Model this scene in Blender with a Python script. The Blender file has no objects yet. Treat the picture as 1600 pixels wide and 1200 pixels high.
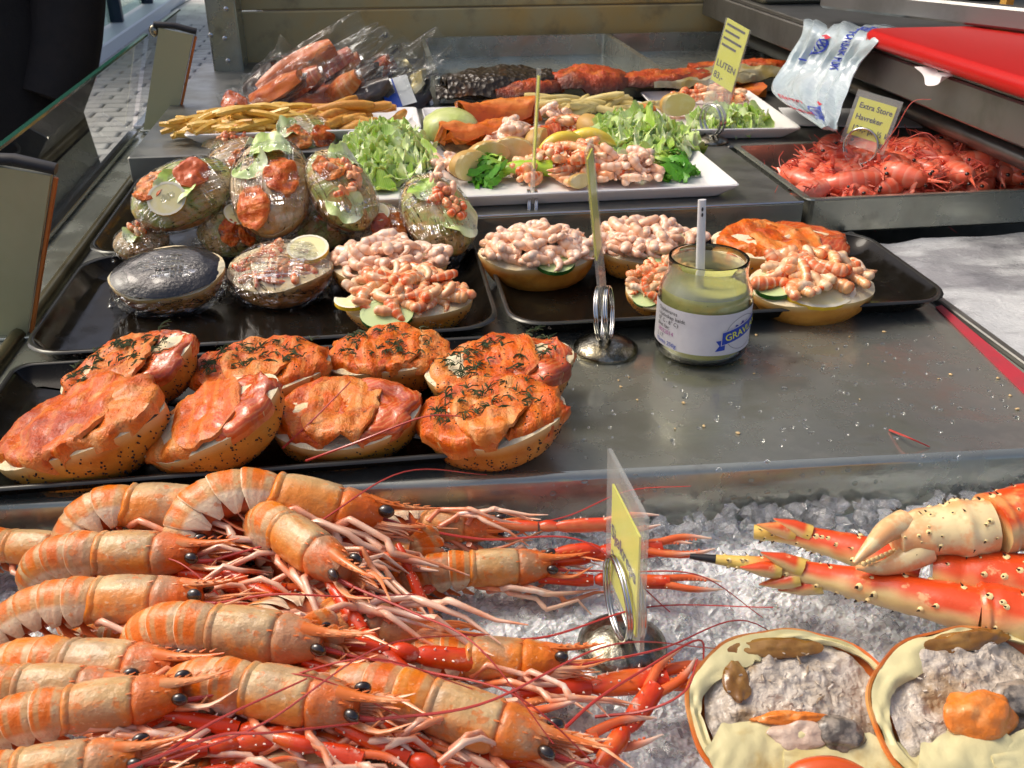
import bpy, bmesh, math, random
import numpy as np
from mathutils import Matrix, Vector
R = math.radians
rng = np.random.default_rng(7); random.seed(7)
sc = bpy.context.scene
col = sc.collection

# ------------------------------------------------------------------ camera, sky, sun, exposure
F_PX, CAM_H, YAW, PITCH = 1500.0, 0.32, R(8), R(28.1)
cam = bpy.data.cameras.new('camera'); cam.sensor_width = 36; cam.lens = 36 * F_PX / 1600
cam.clip_start = 0.01; cam.clip_end = 400
cam.dof.use_dof = True; cam.dof.focus_distance = 0.62; cam.dof.aperture_fstop = 32
camo = bpy.data.objects.new('camera', cam); col.objects.link(camo)
camo.location = (0, 0, CAM_H); camo.rotation_euler = (R(90) - PITCH, 0, -YAW)
sc.camera = camo
world = bpy.data.worlds.new('World'); sc.world = world; world.use_nodes = True
SUN_EL, SUN_AZ = R(52), R(-62)          # azimuth measured from +Y (away from the camera), negative = left
nt = world.node_tree
sky = nt.nodes.new('ShaderNodeTexSky'); sky.sky_type = 'NISHITA'; sky.sun_disc = False
sky.sun_elevation = SUN_EL; sky.sun_rotation = SUN_AZ; sky.air_density = .6; sky.dust_density = 5; sky.ozone_density = .4
bg = nt.nodes['Background']; bg.inputs['Strength'].default_value = 0.15
nt.links.new(sky.outputs[0], bg.inputs['Color'])
sl = bpy.data.lights.new('sun', 'SUN'); sl.energy = 1.05; sl.angle = R(24); sl.color = (1, .96, .88)
so = bpy.data.objects.new('sun', sl); col.objects.link(so)
sd = Vector((math.sin(SUN_AZ) * math.cos(SUN_EL), math.cos(SUN_AZ) * math.cos(SUN_EL), math.sin(SUN_EL)))
so.rotation_euler = sd.to_track_quat('Z', 'Y').to_euler(); so.location = sd * 6
vs = sc.view_settings; vs.view_transform = 'Standard'; vs.look = 'None'; vs.exposure = 0.54; vs.gamma = 1
vs.use_curve_mapping = False
vs.use_white_balance = True; vs.white_balance_temperature = 6800; vs.white_balance_tint = 10

# a ray of the photograph met with a real surface (height z, or the upright plane y / x)
_fw = np.array([math.sin(YAW) * math.cos(PITCH), math.cos(YAW) * math.cos(PITCH), -math.sin(PITCH)])
_rt = np.array([math.cos(YAW), -math.sin(YAW), 0]); _up = np.cross(_rt, _fw)
_C = np.array([0, 0, CAM_H])
def _ray(px, py): return _fw * F_PX + _rt * (px - 800) + _up * (600 - py)
def P(px, py, z=0.): d = _ray(px, py); return _C + d * ((z - CAM_H) / d[2])
def PY(px, py, y): d = _ray(px, py); return _C + d * (y / d[1])
def PX(px, py, x): d = _ray(px, py); return _C + d * (x / d[0])

# ------------------------------------------------------------------ objects, labels
def tag(o, label=None, cat=None, group=None, kind=None):
    if label: o['label'] = label
    if cat: o['category'] = cat
    if group: o['group'] = group
    if kind: o['kind'] = kind
    return o
def link(name, data, parent=None, m=None):
    o = bpy.data.objects.new(name, data); col.objects.link(o)
    if parent is not None: o.parent = parent
    if m is not None: o.matrix_local = m
    return o
def empty(name, m=None, label=None, cat=None, group=None):
    o = link(name, None, None, m); o.empty_display_size = .02
    return tag(o, label, cat, group)
def copy_tree(o, parent=None):
    c = o.copy(); col.objects.link(c)
    if parent is not None: c.parent = parent
    for ch in list(o.children): copy_tree(ch, c)
    return c
def T(x, y, z): return Matrix.Translation((x, y, z))
def RX(a): return Matrix.Rotation(R(a), 4, 'X')
def RY(a): return Matrix.Rotation(R(a), 4, 'Y')
def RZ(a): return Matrix.Rotation(R(a), 4, 'Z')
def S(x, y=None, z=None):
    if y is None: y = z = x
    return Matrix.Diagonal((x, y, z, 1))
def axis_frame(A, B, roll=0, at=.5):
    """local X from A to B, Z as upright as it can be, rolled about X"""
    A = Vector(A); B = Vector(B); x = (B - A).normalized()
    z = Vector((0, 0, 1)); z = (z - x * z.dot(x)).normalized(); y = z.cross(x)
    m = Matrix((x, y, z)).transposed().to_4x4(); m.translation = A + (B - A) * at
    return m @ RX(roll)

# ------------------------------------------------------------------ noise
def _hash(i, j, k, s):
    n = (i * 374761393 + j * 668265263 + k * 2147483647 + s * 974711) & 0xffffffff
    n = ((n ^ (n >> 13)) * 1274126177) & 0xffffffff
    n = n ^ (n >> 16)
    return (n & 0xffffff) / float(0xffffff)
def vnoise(p, f, s=0):
    p = np.asarray(p, float) * f + 100.; i = np.floor(p).astype(np.int64); t = p - i; t = t * t * (3 - 2 * t)
    r = 0
    for dx in (0, 1):
        for dy in (0, 1):
            for dz in (0, 1):
                w = (t[:, 0] if dx else 1 - t[:, 0]) * (t[:, 1] if dy else 1 - t[:, 1]) * (t[:, 2] if dz else 1 - t[:, 2])
                r = r + w * _hash(i[:, 0] + dx, i[:, 1] + dy, i[:, 2] + dz, s)
    return r * 2 - 1
def fbm(p, f, s=0, o=3):
    return sum(vnoise(p, f * 2 ** k, s + k) * .5 ** k for k in range(o))
def cells(p, f, s=0):
    """tilted random facets: one flat chip of ice per jittered cell"""
    q = np.asarray(p)[:, :2] * f + 50.; i = np.floor(q).astype(np.int64); best = np.full(len(q), 9.); out = np.zeros(len(q))
    for dx in (-1, 0, 1):
        for dy in (-1, 0, 1):
            a, b = i[:, 0] + dx, i[:, 1] + dy; z = a * 0
            cx = a + _hash(a, b, z, s); cy = b + _hash(a, b, z, s + 1)
            d = (q[:, 0] - cx) ** 2 + (q[:, 1] - cy) ** 2
            h = _hash(a, b, z, s + 2) * 1.2 + (q[:, 0] - cx) * (_hash(a, b, z, s + 3) - .5) * 2.4 + (q[:, 1] - cy) * (_hash(a, b, z, s + 4) - .5) * 2.4
            m = d < best; best = np.where(m, d, best); out = np.where(m, h, out)
    return out

# ------------------------------------------------------------------ mesh building
class G:
    def __init__(s): s.v = []; s.f = []; s.uv = []; s.mi = []; s.n = 0
    def add(s, v, f, uv=None, mi=0, m=None):
        v = np.asarray(v, float).reshape(-1, 3)
        if m is not None:
            mm = np.array(m); v = v @ mm[:3, :3].T + mm[:3, 3]
        s.v.append(v); s.uv.append(np.zeros((len(v), 2)) if uv is None else np.asarray(uv, float))
        s.f.extend([[a + s.n for a in q] for q in f]); s.mi.extend([mi] * len(f)); s.n += len(v)
        return s
    def mesh(s, name, mats, smooth=True):
        me = bpy.data.meshes.new(name); V = np.concatenate(s.v); U = np.concatenate(s.uv)
        me.from_pydata(V.tolist(), [], s.f)
        for m in (mats if isinstance(mats, (list, tuple)) else [mats]): me.materials.append(m)
        ul = me.uv_layers.new(name='UVMap'); li = np.zeros(len(me.loops), np.int32)
        me.loops.foreach_get('vertex_index', li); ul.data.foreach_set('uv', U[li].ravel())
        if len(set(s.mi)) > 1: me.polygons.foreach_set('material_index', s.mi)
        bm = bmesh.new(); bm.from_mesh(me); bmesh.ops.recalc_face_normals(bm, faces=bm.faces); bm.to_mesh(me); bm.free()
        me.polygons.foreach_set('use_smooth', [smooth] * len(me.polygons))
        if smooth: me.set_sharp_from_angle(angle=R(52))
        me.update()
        return me
    def obj(s, name, mats, parent=None, m=None, smooth=True):
        return link(name, s.mesh(name, mats, smooth), parent, m)
def gridf(nu, nv, wu=False, wv=False):
    f = []
    for i in range(nu if wu else nu - 1):
        for j in range(nv if wv else nv - 1):
            a, b = i, (i + 1) % nu; c, d = j, (j + 1) % nv
            f.append((a * nv + c, b * nv + c, b * nv + d, a * nv + d))
    return f
def sheet(fn, nu, nv, thick=0.):
    """fn(u,v) -> (N,3); a sheet, with a second skin and closed edges when thick"""
    u, v = np.meshgrid(np.linspace(0, 1, nu), np.linspace(0, 1, nv), indexing='ij'); u = u.ravel(); v = v.ravel()
    p = np.asarray(fn(u, v), float); f = gridf(nu, nv); uv = np.stack([u, v], 1)
    if not thick: return p, f, uv
    q = p.reshape(nu, nv, 3); du = np.gradient(q, axis=0); dv = np.gradient(q, axis=1); n = np.cross(du, dv)
    n /= np.linalg.norm(n, axis=2, keepdims=True) + 1e-12; p2 = p - (n * thick).reshape(-1, 3); k = nu * nv
    ff = list(f) + [tuple(k + a for a in reversed(t)) for t in f]
    ring = [i * nv for i in range(nu)] + [(nu - 1) * nv + j for j in range(1, nv)] + [i * nv + nv - 1 for i in range(nu - 2, -1, -1)] + list(range(nv - 2, 0, -1))
    for a, b in zip(ring, ring[1:] + ring[:1]): ff.append((b, a, a + k, b + k))
    return np.concatenate([p, p2]), ff, np.concatenate([uv, uv])
def smoothpath(c, n):
    c = np.asarray(c, float); k = len(c); q = np.concatenate([[2 * c[0] - c[1]], c, [2 * c[-1] - c[-2]]])
    t = np.linspace(0, k - 1 - 1e-9, n); i = t.astype(int); t = (t - i)[:, None]
    a, b, d, e = q[i], q[i + 1], q[i + 2], q[i + 3]
    return .5 * (2 * b + (d - a) * t + (2 * a - 5 * b + 4 * d - e) * t * t + (3 * b - a - 3 * d + e) * t ** 3)
def sweep(pts, rad, n=10, flat=1., up=(0, 0, 1), cap=True):
    """tube along a path; radius per point; flat = ratio of the up radius to the side radius"""
    p = np.asarray(pts, float); k = len(p); rad = np.broadcast_to(np.asarray(rad, float), (k,)); flat = np.broadcast_to(np.asarray(flat, float), (k,))
    t = np.gradient(p, axis=0); t /= np.linalg.norm(t, axis=1, keepdims=True) + 1e-12
    u = np.asarray(up, float)
    if abs(u @ t[0]) > .95: u = np.array([0, 1., 0])
    V = []; a = np.linspace(0, 2 * np.pi, n, endpoint=False)
    for i in range(k):
        u = u - t[i] * (u @ t[i]); u = u / (np.linalg.norm(u) + 1e-12); s = np.cross(t[i], u)
        V.append(p[i] + np.outer(np.sin(a), s) * rad[i] + np.outer(np.cos(a), u) * rad[i] * flat[i])
    V = np.concatenate(V); f = gridf(k, n, False, True)
    L = np.concatenate([[0], np.cumsum(np.linalg.norm(np.diff(p, axis=0), axis=1))]); L /= L[-1] + 1e-12
    av = np.abs(((a / np.pi + 1) % 2) - 1)         # 0 on top, 1 underneath
    uv = np.stack([np.repeat(L, n), np.tile(av, k)], 1)
    if cap: f = f + [tuple(range(n))[::-1], tuple(range((k - 1) * n, k * n))]
    return V, f, uv
def lathe(prof, n=32):
    pr = np.asarray(prof, float); a = np.linspace(0, 2 * np.pi, n, endpoint=False)
    V = np.stack([np.outer(pr[:, 0], np.cos(a)), np.outer(pr[:, 0], np.sin(a)), np.repeat(pr[:, 1:2], n, 1)], 2).reshape(-1, 3)
    k = len(pr); uv = np.stack([np.repeat(np.linspace(0, 1, k), n), np.tile(a / (2 * np.pi), k)], 1)
    return V, gridf(k, n, False, True), uv
def blob(rx, ry, rz, nu=10, nv=14, noise=0., f=1., s=0):
    th = np.linspace(.02, np.pi - .02, nu); a = np.linspace(0, 2 * np.pi, nv, endpoint=False)
    V = np.stack([np.outer(np.sin(th), np.cos(a)), np.outer(np.sin(th), np.sin(a)), np.outer(np.cos(th), np.ones(nv))], 2).reshape(-1, 3)
    if noise: V = V * (1 + noise * vnoise(V, f, s))[:, None]
    uv = np.stack([np.repeat(np.linspace(0, 1, nu), nv), np.tile(np.linspace(0, 1, nv), nu)], 1)
    return V * [rx, ry, rz], gridf(nu, nv, False, True) + [tuple(range(nv))[::-1], tuple(range((nu - 1) * nv, nu * nv))], uv
def box(x0, y0, z0, x1, y1, z1, b=.0):
    """box, its upright and level edges chamfered by b"""
    if b <= 0:
        V = [(x, y, z) for x in (x0, x1) for y in (y0, y1) for z in (z0, z1)]
        return V, [(0, 1, 3, 2), (4, 6, 7, 5), (0, 4, 5, 1), (2, 3, 7, 6), (0, 2, 6, 4), (1, 5, 7, 3)], None
    def ring(z, i):
        X0, X1, Y0, Y1 = x0 + i, x1 - i, y0 + i, y1 - i
        return [(X0 + b, Y0, z), (X1 - b, Y0, z), (X1, Y0 + b, z), (X1, Y1 - b, z), (X1 - b, Y1, z), (X0 + b, Y1, z), (X0, Y1 - b, z), (X0, Y0 + b, z)]
    V = ring(z0, b) + ring(z0 + b, 0) + ring(z1 - b, 0) + ring(z1, b)
    f = gridf(4, 8, False, True) + [tuple(range(8))[::-1], tuple(range(24, 32))]
    return V, [tuple(reversed(q)) for q in f[:-2]] + f[-2:], None
def rrect(w, d, r, n=5):
    r = min(r, w / 2 - 1e-5, d / 2 - 1e-5); out = []
    for cx, cy, a0 in ((w / 2 - r, d / 2 - r, 0), (-w / 2 + r, d / 2 - r, 90), (-w / 2 + r, -d / 2 + r, 180), (w / 2 - r, -d / 2 + r, 270)):
        for k in range(n): a = R(a0 + 90 * k / (n - 1)); out.append((cx + r * math.cos(a), cy + r * math.sin(a)))
    return out
def dish(w, d, levels, r=.02, n=5):
    """a tray or plate: rounded rectangles lofted through (inset, z, corner radius)"""
    V = []
    for ins, z, rr in levels: V += [(x, y, z) for x, y in rrect(w - 2 * ins, d - 2 * ins, rr, n)]
    k = 4 * n; m = len(levels)
    return V, gridf(m, k, False, True) + [tuple(range(k))[::-1], tuple(range((m - 1) * k, m * k))], None
def torus(Rr, r, n=28, k=8, m=None):
    a = np.linspace(0, 2 * np.pi, n, endpoint=False); b = np.linspace(0, 2 * np.pi, k, endpoint=False)
    A, B = np.meshgrid(a, b, indexing='ij')
    V = np.stack([(Rr + r * np.cos(B)) * np.cos(A), (Rr + r * np.cos(B)) * np.sin(A), r * np.sin(B)], 2).reshape(-1, 3)
    return V, gridf(n, k, True, True), None
def text_mesh(s, size, bold=.0, align='LEFT'):
    cu = bpy.data.curves.new('lettering', 'FONT'); cu.body = s; cu.size = size; cu.offset = bold * size; cu.resolution_u = 3
    cu.align_x = align; cu.align_y = 'CENTER'; cu.extrude = 0
    o = bpy.data.objects.new('lettering', cu); col.objects.link(o)
    dg = bpy.context.evaluated_depsgraph_get(); me = bpy.data.meshes.new_from_object(o.evaluated_get(dg))
    V = np.array([v.co[:] for v in me.vertices]); Fc = [tuple(p.vertices) for p in me.polygons]
    bpy.data.objects.remove(o); bpy.data.meshes.remove(me); bpy.data.curves.remove(cu)
    return V, Fc

# ------------------------------------------------------------------ materials
MATS = {}
def mat(name, base, rough=.5, metal=0., spec=.5, lay=(), bump=(), coat=0., sss=0., trans=0., alpha=1., rlay=None, ior=1.45, aniso=0.):
    """base colour with layers mixed over it: (kind, scale, lo, hi, colour, amount); kinds: noise, cell, wave, u, v"""
    m = bpy.data.materials.new(name); m.use_nodes = True; nt = m.node_tree; nd = nt.nodes; lk = nt.links
    b = nd['Principled BSDF']
    tc = nd.new('ShaderNodeTexCoord'); oi = nd.new('ShaderNodeObjectInfo')
    ml = nd.new('ShaderNodeMath'); ml.operation = 'MULTIPLY'; ml.inputs[1].default_value = 37.; lk.new(oi.outputs['Random'], ml.inputs[0])
    va = nd.new('ShaderNodeVectorMath'); va.operation = 'ADD'; lk.new(tc.outputs['Object'], va.inputs[0]); lk.new(ml.outputs[0], va.inputs[1])
    sx = nd.new('ShaderNodeSeparateXYZ'); lk.new(tc.outputs['UV'], sx.inputs[0])
    def tex(kind, scale):
        if kind == 'u': return sx.outputs[0]
        if kind == 'v': return sx.outputs[1]
        if kind == 'rand': return oi.outputs['Random']
        if kind == 'ubands':
            q = nd.new('ShaderNodeMath'); q.operation = 'MULTIPLY'; q.inputs[1].default_value = scale; lk.new(sx.outputs[0], q.inputs[0])
            g = nd.new('ShaderNodeMath'); g.operation = 'FRACT'; lk.new(q.outputs[0], g.inputs[0]); return g.outputs[0]
        aniso_s = None
        if isinstance(scale, tuple): aniso_s = scale[1:]; scale = scale[0]
        src = va.outputs[0]
        if kind.startswith('uv'): src = tc.outputs['UV']; kind = kind[2:]
        if aniso_s:
            mp = nd.new('ShaderNodeMapping'); mp.inputs['Scale'].default_value = aniso_s; lk.new(src, mp.inputs[0]); src = mp.outputs[0]
        if kind == 'noise':
            n = nd.new('ShaderNodeTexNoise'); n.inputs['Scale'].default_value = scale; n.inputs['Detail'].default_value = 5; n.inputs['Roughness'].default_value = .6
            lk.new(src, n.inputs['Vector']); return n.outputs[0]
        if kind == 'cell':
            n = nd.new('ShaderNodeTexVoronoi'); n.inputs['Scale'].default_value = scale; lk.new(src, n.inputs['Vector']); return n.outputs['Distance']
        if kind == 'cellrand':
            n = nd.new('ShaderNodeTexVoronoi'); n.inputs['Scale'].default_value = scale; lk.new(src, n.inputs['Vector'])
            s2 = nd.new('ShaderNodeSeparateColor'); lk.new(n.outputs['Color'], s2.inputs[0]); return s2.outputs[0]
        if kind == 'wave':
            n = nd.new('ShaderNodeTexWave'); n.inputs['Scale'].default_value = scale; n.inputs['Distortion'].default_value = 6; n.inputs['Detail'].default_value = 2
            n.inputs['Detail Scale'].default_value = .6; lk.new(src, n.inputs['Vector']); return n.outputs['Fac']
    def ramp(o, lo, hi, a, b_):
        r = nd.new('ShaderNodeMapRange'); r.interpolation_type = 'SMOOTHSTEP'
        if lo > hi: lo, hi, a, b_ = hi, lo, b_, a
        for k, x in zip(('From Min', 'From Max', 'To Min', 'To Max'), (lo, hi, a, b_)): r.inputs[k].default_value = x
        lk.new(o, r.inputs['Value']); return r.outputs[0]
    cur = None
    for kind, scale, lo, hi, c, amt in lay:
        mx = nd.new('ShaderNodeMix'); mx.data_type = 'RGBA'; lk.new(ramp(tex(kind, scale), lo, hi, 0, amt), mx.inputs[0])
        if cur is None: mx.inputs[6].default_value = (*base, 1)
        else: lk.new(cur, mx.inputs[6])
        mx.inputs[7].default_value = (*c, 1); cur = mx.outputs[2]
    if cur is None: b.inputs['Base Color'].default_value = (*base, 1)
    else: lk.new(cur, b.inputs['Base Color'])
    nb = None
    for kind, scale, st, dist in bump:
        bp = nd.new('ShaderNodeBump'); bp.inputs['Strength'].default_value = st; bp.inputs['Distance'].default_value = dist
        lk.new(tex(kind, scale), bp.inputs['Height'])
        if nb: lk.new(nb, bp.inputs['Normal'])
        nb = bp.outputs[0]
    if nb: lk.new(nb, b.inputs['Normal'])
    I = b.inputs
    I['Roughness'].default_value = rough; I['Metallic'].default_value = metal; I['Specular IOR Level'].default_value = spec
    I['Coat Weight'].default_value = coat; I['Coat Roughness'].default_value = .08; I['Transmission Weight'].default_value = trans
    I['Alpha'].default_value = alpha; I['IOR'].default_value = ior; I['Anisotropic'].default_value = aniso
    if sss: I['Subsurface Weight'].default_value = sss; I['Subsurface Radius'].default_value = (.01, .004, .002); I['Subsurface Scale'].default_value = .3
    if rlay: lk.new(ramp(tex(rlay[0], rlay[1]), rlay[2], rlay[3], rlay[4], rlay[5]), I['Roughness'])
    MATS[name] = m
    return m
def film_mat(name, tint=(1, 1, 1), gloss=.12, bump=(), rough=.06, haze=0., pw=3.2, amt=1.):
    """thin clear plastic: see-through, with glossy creases and a little white haze"""
    m = bpy.data.materials.new(name); m.use_nodes = True; nt = m.node_tree; nd = nt.nodes; lk = nt.links
    for n in list(nd): nd.remove(n)
    out = nd.new('ShaderNodeOutputMaterial'); tr = nd.new('ShaderNodeBsdfTransparent'); gl = nd.new('ShaderNodeBsdfGlossy'); df = nd.new('ShaderNodeBsdfDiffuse')
    tr.inputs[0].default_value = (*tint, 1); gl.inputs['Roughness'].default_value = rough; df.inputs[0].default_value = (.85, .87, .88, 1)
    tc = nd.new('ShaderNodeTexCoord'); nb = None
    for kind, scale, sv, st, dist in bump:
        mp = nd.new('ShaderNodeMapping'); mp.inputs['Scale'].default_value = sv; lk.new(tc.outputs['Object'], mp.inputs[0])
        n = nd.new('ShaderNodeTexNoise'); n.inputs['Scale'].default_value = scale; n.inputs['Detail'].default_value = 3; n.inputs['Distortion'].default_value = .6
        lk.new(mp.outputs[0], n.inputs['Vector'])
        bp = nd.new('ShaderNodeBump'); bp.inputs['Strength'].default_value = st; bp.inputs['Distance'].default_value = dist; lk.new(n.outputs[0], bp.inputs['Height'])
        if nb: lk.new(nb, bp.inputs['Normal'])
        nb = bp.outputs[0]
    lw = nd.new('ShaderNodeLayerWeight'); lw.inputs[0].default_value = .5
    fr = nd.new('ShaderNodeMath'); fr.operation = 'POWER'; fr.inputs[1].default_value = pw; lk.new(lw.outputs['Facing'], fr.inputs[0])
    if nb: lk.new(nb, gl.inputs['Normal']); lk.new(nb, lw.inputs['Normal'])
    ad = nd.new('ShaderNodeMath'); ad.operation = 'MULTIPLY_ADD'; ad.use_clamp = True; ad.inputs[1].default_value = amt; ad.inputs[2].default_value = gloss; lk.new(fr.outputs[0], ad.inputs[0])
    m1 = nd.new('ShaderNodeMixShader'); m1.inputs[0].default_value = haze; lk.new(tr.outputs[0], m1.inputs[1]); lk.new(df.outputs[0], m1.inputs[2])
    m2 = nd.new('ShaderNodeMixShader'); lk.new(ad.outputs[0], m2.inputs[0]); lk.new(m1.outputs[0], m2.inputs[1]); lk.new(gl.outputs[0], m2.inputs[2])
    lk.new(m2.outputs[0], out.inputs[0]); MATS[name] = m
    return m

STEEL = mat('brushed_steel', (.43, .45, .39), .22, .78, lay=[('noise', 9, .45, .75, (.24, .245, .22), .7), ('noise', 60, .5, .7, (.44, .435, .38), .5), ('noise', 3, .52, .68, (.32, .30, .20), .4), ('noise', 26, .58, .72, (.16, .155, .13), .5)],
            bump=[('noise', (220, .04, 1, 1), .05, .001), ('noise', 25, .10, .004), ('noise', 140, .05, .001)], rlay=('noise', 18, .3, .7, .14, .36))
STEEL_D = mat('dull_deck_steel', (.26, .26, .235), .36, .8, lay=[('noise', 12, .45, .7, (.12, .12, .115), .7), ('noise', 90, .55, .7, (.3, .3, .29), .4)],
              bump=[('noise', 30, .1, .004), ('noise', 200, .06, .001)], rlay=('noise', 20, .3, .7, .28, .5))
STEEL_WALL = mat('mottled_steel_guard', (.42, .35, .18), .42, .1, lay=[('noise', 6, .4, .65, (.54, .32, .08), .75), ('noise', 14, .5, .75, (.17, .14, .08), .8)],
                 bump=[('noise', (60, 1, 1, .1), .1, .002)])  # brownish steel with random orange and darker patches
STEEL_BR = mat('bright_steel', (.55, .55, .54), .16, 1., bump=[('noise', 120, .08, .001)])
CHROME = mat('worn_chrome', (.30, .29, .24), .24, 1., lay=[('noise', 110, .42, .6, (.10, .085, .05), .85), ('noise', 40, .55, .7, (.34, .22, .08), .4)], bump=[('noise', 260, .5, .0012)])
BLACK_TRAY = mat('black_enamel', (.007, .006, .0045), .12, 0, .22, lay=[('noise', 30, .5, .75, (.018, .014, .007), .8)], rlay=('noise', 40, .35, .7, .08, .3))
BLACK_RUB = mat('black_rubber', (.014, .014, .015), .45)
WHITE_CER = mat('white_ceramic', (.80, .80, .78), .14, 0, .5, coat=.4)
GLASS = film_mat('clear_pane_glass', (.93, .97, .95), .03, rough=.01, pw=3.5, amt=.7)
GLASS_EDGE = mat('green_glass_edge', (.03, .13, .09), .12, 0, .6, trans=.35)
# ------------------------------------------------------------------ the setting: street, counter, deck, guard
CREAM = mat('cream_stone', (.34, .33, .31), .7, lay=[('noise', 20, .4, .7, (.27, .27, .26), .6)], bump=[('noise', 90, .3, .003)])
PAVE = mat('grey_paving_stone', (.52, .51, .48), .75, lay=[('noise', 4, .35, .65, (.36, .35, .33), .9), ('noise', 80, .5, .8, (.46, .45, .43), .5)], bump=[('noise', 120, .3, .004)])
GROUT = mat('dark_joint_sand', (.07, .07, .07), .9, bump=[('noise', 200, .5, .004)])
g = G(); g.add(*sheet(lambda u, v: np.stack([(u - .5) * 120, (v - .2) * 120, np.full_like(u, -.9)], 1), 8, 8))
ground = tag(g.obj('ground', GROUT), kind='structure')
stone = G().add(*box(-.113, -.053, 0, .113, .053, .022, .006)).mesh('paving_stone', PAVE, False)
rest = G(); cnt = 0; cand = []
for j in range(0, 90):
    for i in range(-50, 4):
        x = i * .24 + (.12 if j % 2 else 0); y = .9 + j * .12
        cand.append((x, y))
def projpx(x, y, z):
    v = np.array([x, y, z]) - _C; w = v @ _fw
    return 800 + F_PX * (v @ _rt) / w, 600 - F_PX * (v @ _up) / w, w
vis = []
for x, y in cand:
    px, py, w = projpx(x, y, -.88)
    (vis if (60 < px < 420 and -60 < py < 430 and x < -.5) else cand).__class__
    if 60 < px < 400 and -40 < py < 420 and x < -.5: vis.append((w, x, y))
    elif x < -.55 and y < 9: rest.add(*box(x - .118, y - .058, 0, x + .118, y + .058, .02, 0))
vis.sort()
for w, x, y in vis[:280]:
    link('paving_stone', stone, ground, T(x, y, -.9 + .002 * random.random()) @ RZ(random.uniform(-.6, .6)))
for w, x, y in vis[280:]: rest.add(*box(x - .118, y - .058, 0, x + .118, y + .058, .02, 0))
tag(rest.obj('paving_rows', PAVE, ground, T(0, 0, -.9), False), kind='stuff')

CX0, CX1, CY0, CY1 = -.285, .455, .472, .862
counter = empty('counter', T(0, .47, -.9), 'steel market stall counter carrying the trays, plates and ice bed', 'counter'); counter['kind'] = 'structure'
del counter['category']; del counter['label']
o = (0, -.47, .9)
def cpart(name, g_, m_, parent=counter, smooth=False): return g_.obj(name, m_, parent, T(0, -.47, .9), smooth)
# working top with rolled front edge and the front apron above the ice
def top_sheet(u, v):
    x = CX0 - .03 + u * (CX1 - CX0 + .03)
    y0 = .4775 - .0488 * (x - .085)
    return np.stack([x, y0 + v * (CY1 - y0), 0 * u], 1)
g = G(); g.add(*sheet(top_sheet, 30, 14, .003)); top = cpart('counter_top', g, STEEL, smooth=False)
xs = np.linspace(CX0 - .04, 1.1, 40)
prof = [(-.0005, .0005), (-.004, .0), (-.0062, -.003), (-.0062, -.075), (-.004, -.08)]
V = []; 
for x in xs:
    y0 = .4775 - .0488 * (x - .085)
    V += [(x, y0 + a, b + .0007) for a, b in prof]
g = G(); g.add(V, gridf(40, 5)); cpart('apron', g, STEEL, smooth=True)
# red reflection along the right edge, painted as a thin coloured strip
RED = mat('painted_red_reflection', (.42, .035, .05), .35, lay=[('noise', 60, .4, .7, (.30, .05, .06), .7)])
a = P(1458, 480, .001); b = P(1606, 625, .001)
g = G(); g.add(*sheet(lambda u, v: np.stack([a[0] + (b[0] - a[0]) * u + .002 + .010 * v * (.5 + u), a[1] + (b[1] - a[1]) * u, .0012 + .0015 * v], 1), 10, 3, .001)); cpart('red_reflection_strip', g, RED)
g = G(); g.add(*box(CX1 + .001, .40, -.05, CX1 + .008, .858, .0045, .001)); cpart('edge_lip', g, STEEL_D)
# cabinet below
g = G(); g.add(*box(CX0 - .03, .492, -.9, CX1 + .6, 1.74, -.1, .004)); g.add(*box(-.6, -.1, -.9, 1.1, .485, -.12, .004)); cpart('cabinet', g, STEEL_D)
# raised deck behind the riser
g = G(); g.add(*box(-.0352, CY1 + .001, -.1, .408, 1.735, .035, .0015)); cpart('raised_deck', g, STEEL_D)
g = G(); g.add(*box(CX0 + .004, 1.128, -.1, -.0355, 1.735, .0348, .0015)); cpart('raised_deck', g, STEEL_D)
g = G(); g.add(*box(CX0 + .004, CY1 + .0005, -.09, -.0356, 1.1275, -.0005, .0)); cpart('counter_top', g, STEEL_D)
g = G(); g.add(*box(.4083, 1.082, -.1, 1.3, 1.735, .0345, .0015)); cpart('raised_deck', g, STEEL_D)
g = G(); g.add(*box(-.035, CY1 - .0015, .0015, .408, CY1 + .0005, .0335, 0)); cpart('riser', g, STEEL)
g = G(); g.add(*sweep([(-.035, CY1 - .001, .0355), (.408, CY1 - .001, .0355)], .0014, 8)); cpart('deck_edge', g, STEEL_BR, smooth=True)
# back guard
g = G(); g.add(*box(-.235, 1.738, -.1, .70, 1.75, .1145, .002)); cpart('back_guard', g, STEEL_WALL)
g = G(); g.add(*box(-.235, 1.742, .1165, .70, 1.752, .30, .002)); cpart('back_guard', g, STEEL_WALL)
g = G(); g.add(*box(.703, 1.74, -.1, 1.9, 1.752, .30, .002)); cpart('back_guard', g, STEEL_D)
# end upright of the guard, with rivets
a = PY(345, 60, 1.70); e = PY(383, 60, 1.70)
g = G(); g.add(*box(a[0] - .012, 1.66, -.1, e[0] - .004, 1.737, .36, .003)); up_ = cpart('corner_post', g, STEEL)
rv = G().add(*blob(.004, .002, .004, 8, 10)).mesh('rivet', STEEL_BR)
for px, py in ((353, 14), (351, 60), (329, 55), (338, 116), (356, 95)):
    p = PY(px, py, 1.659); link('rivet', rv, up_, T(*p))
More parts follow.
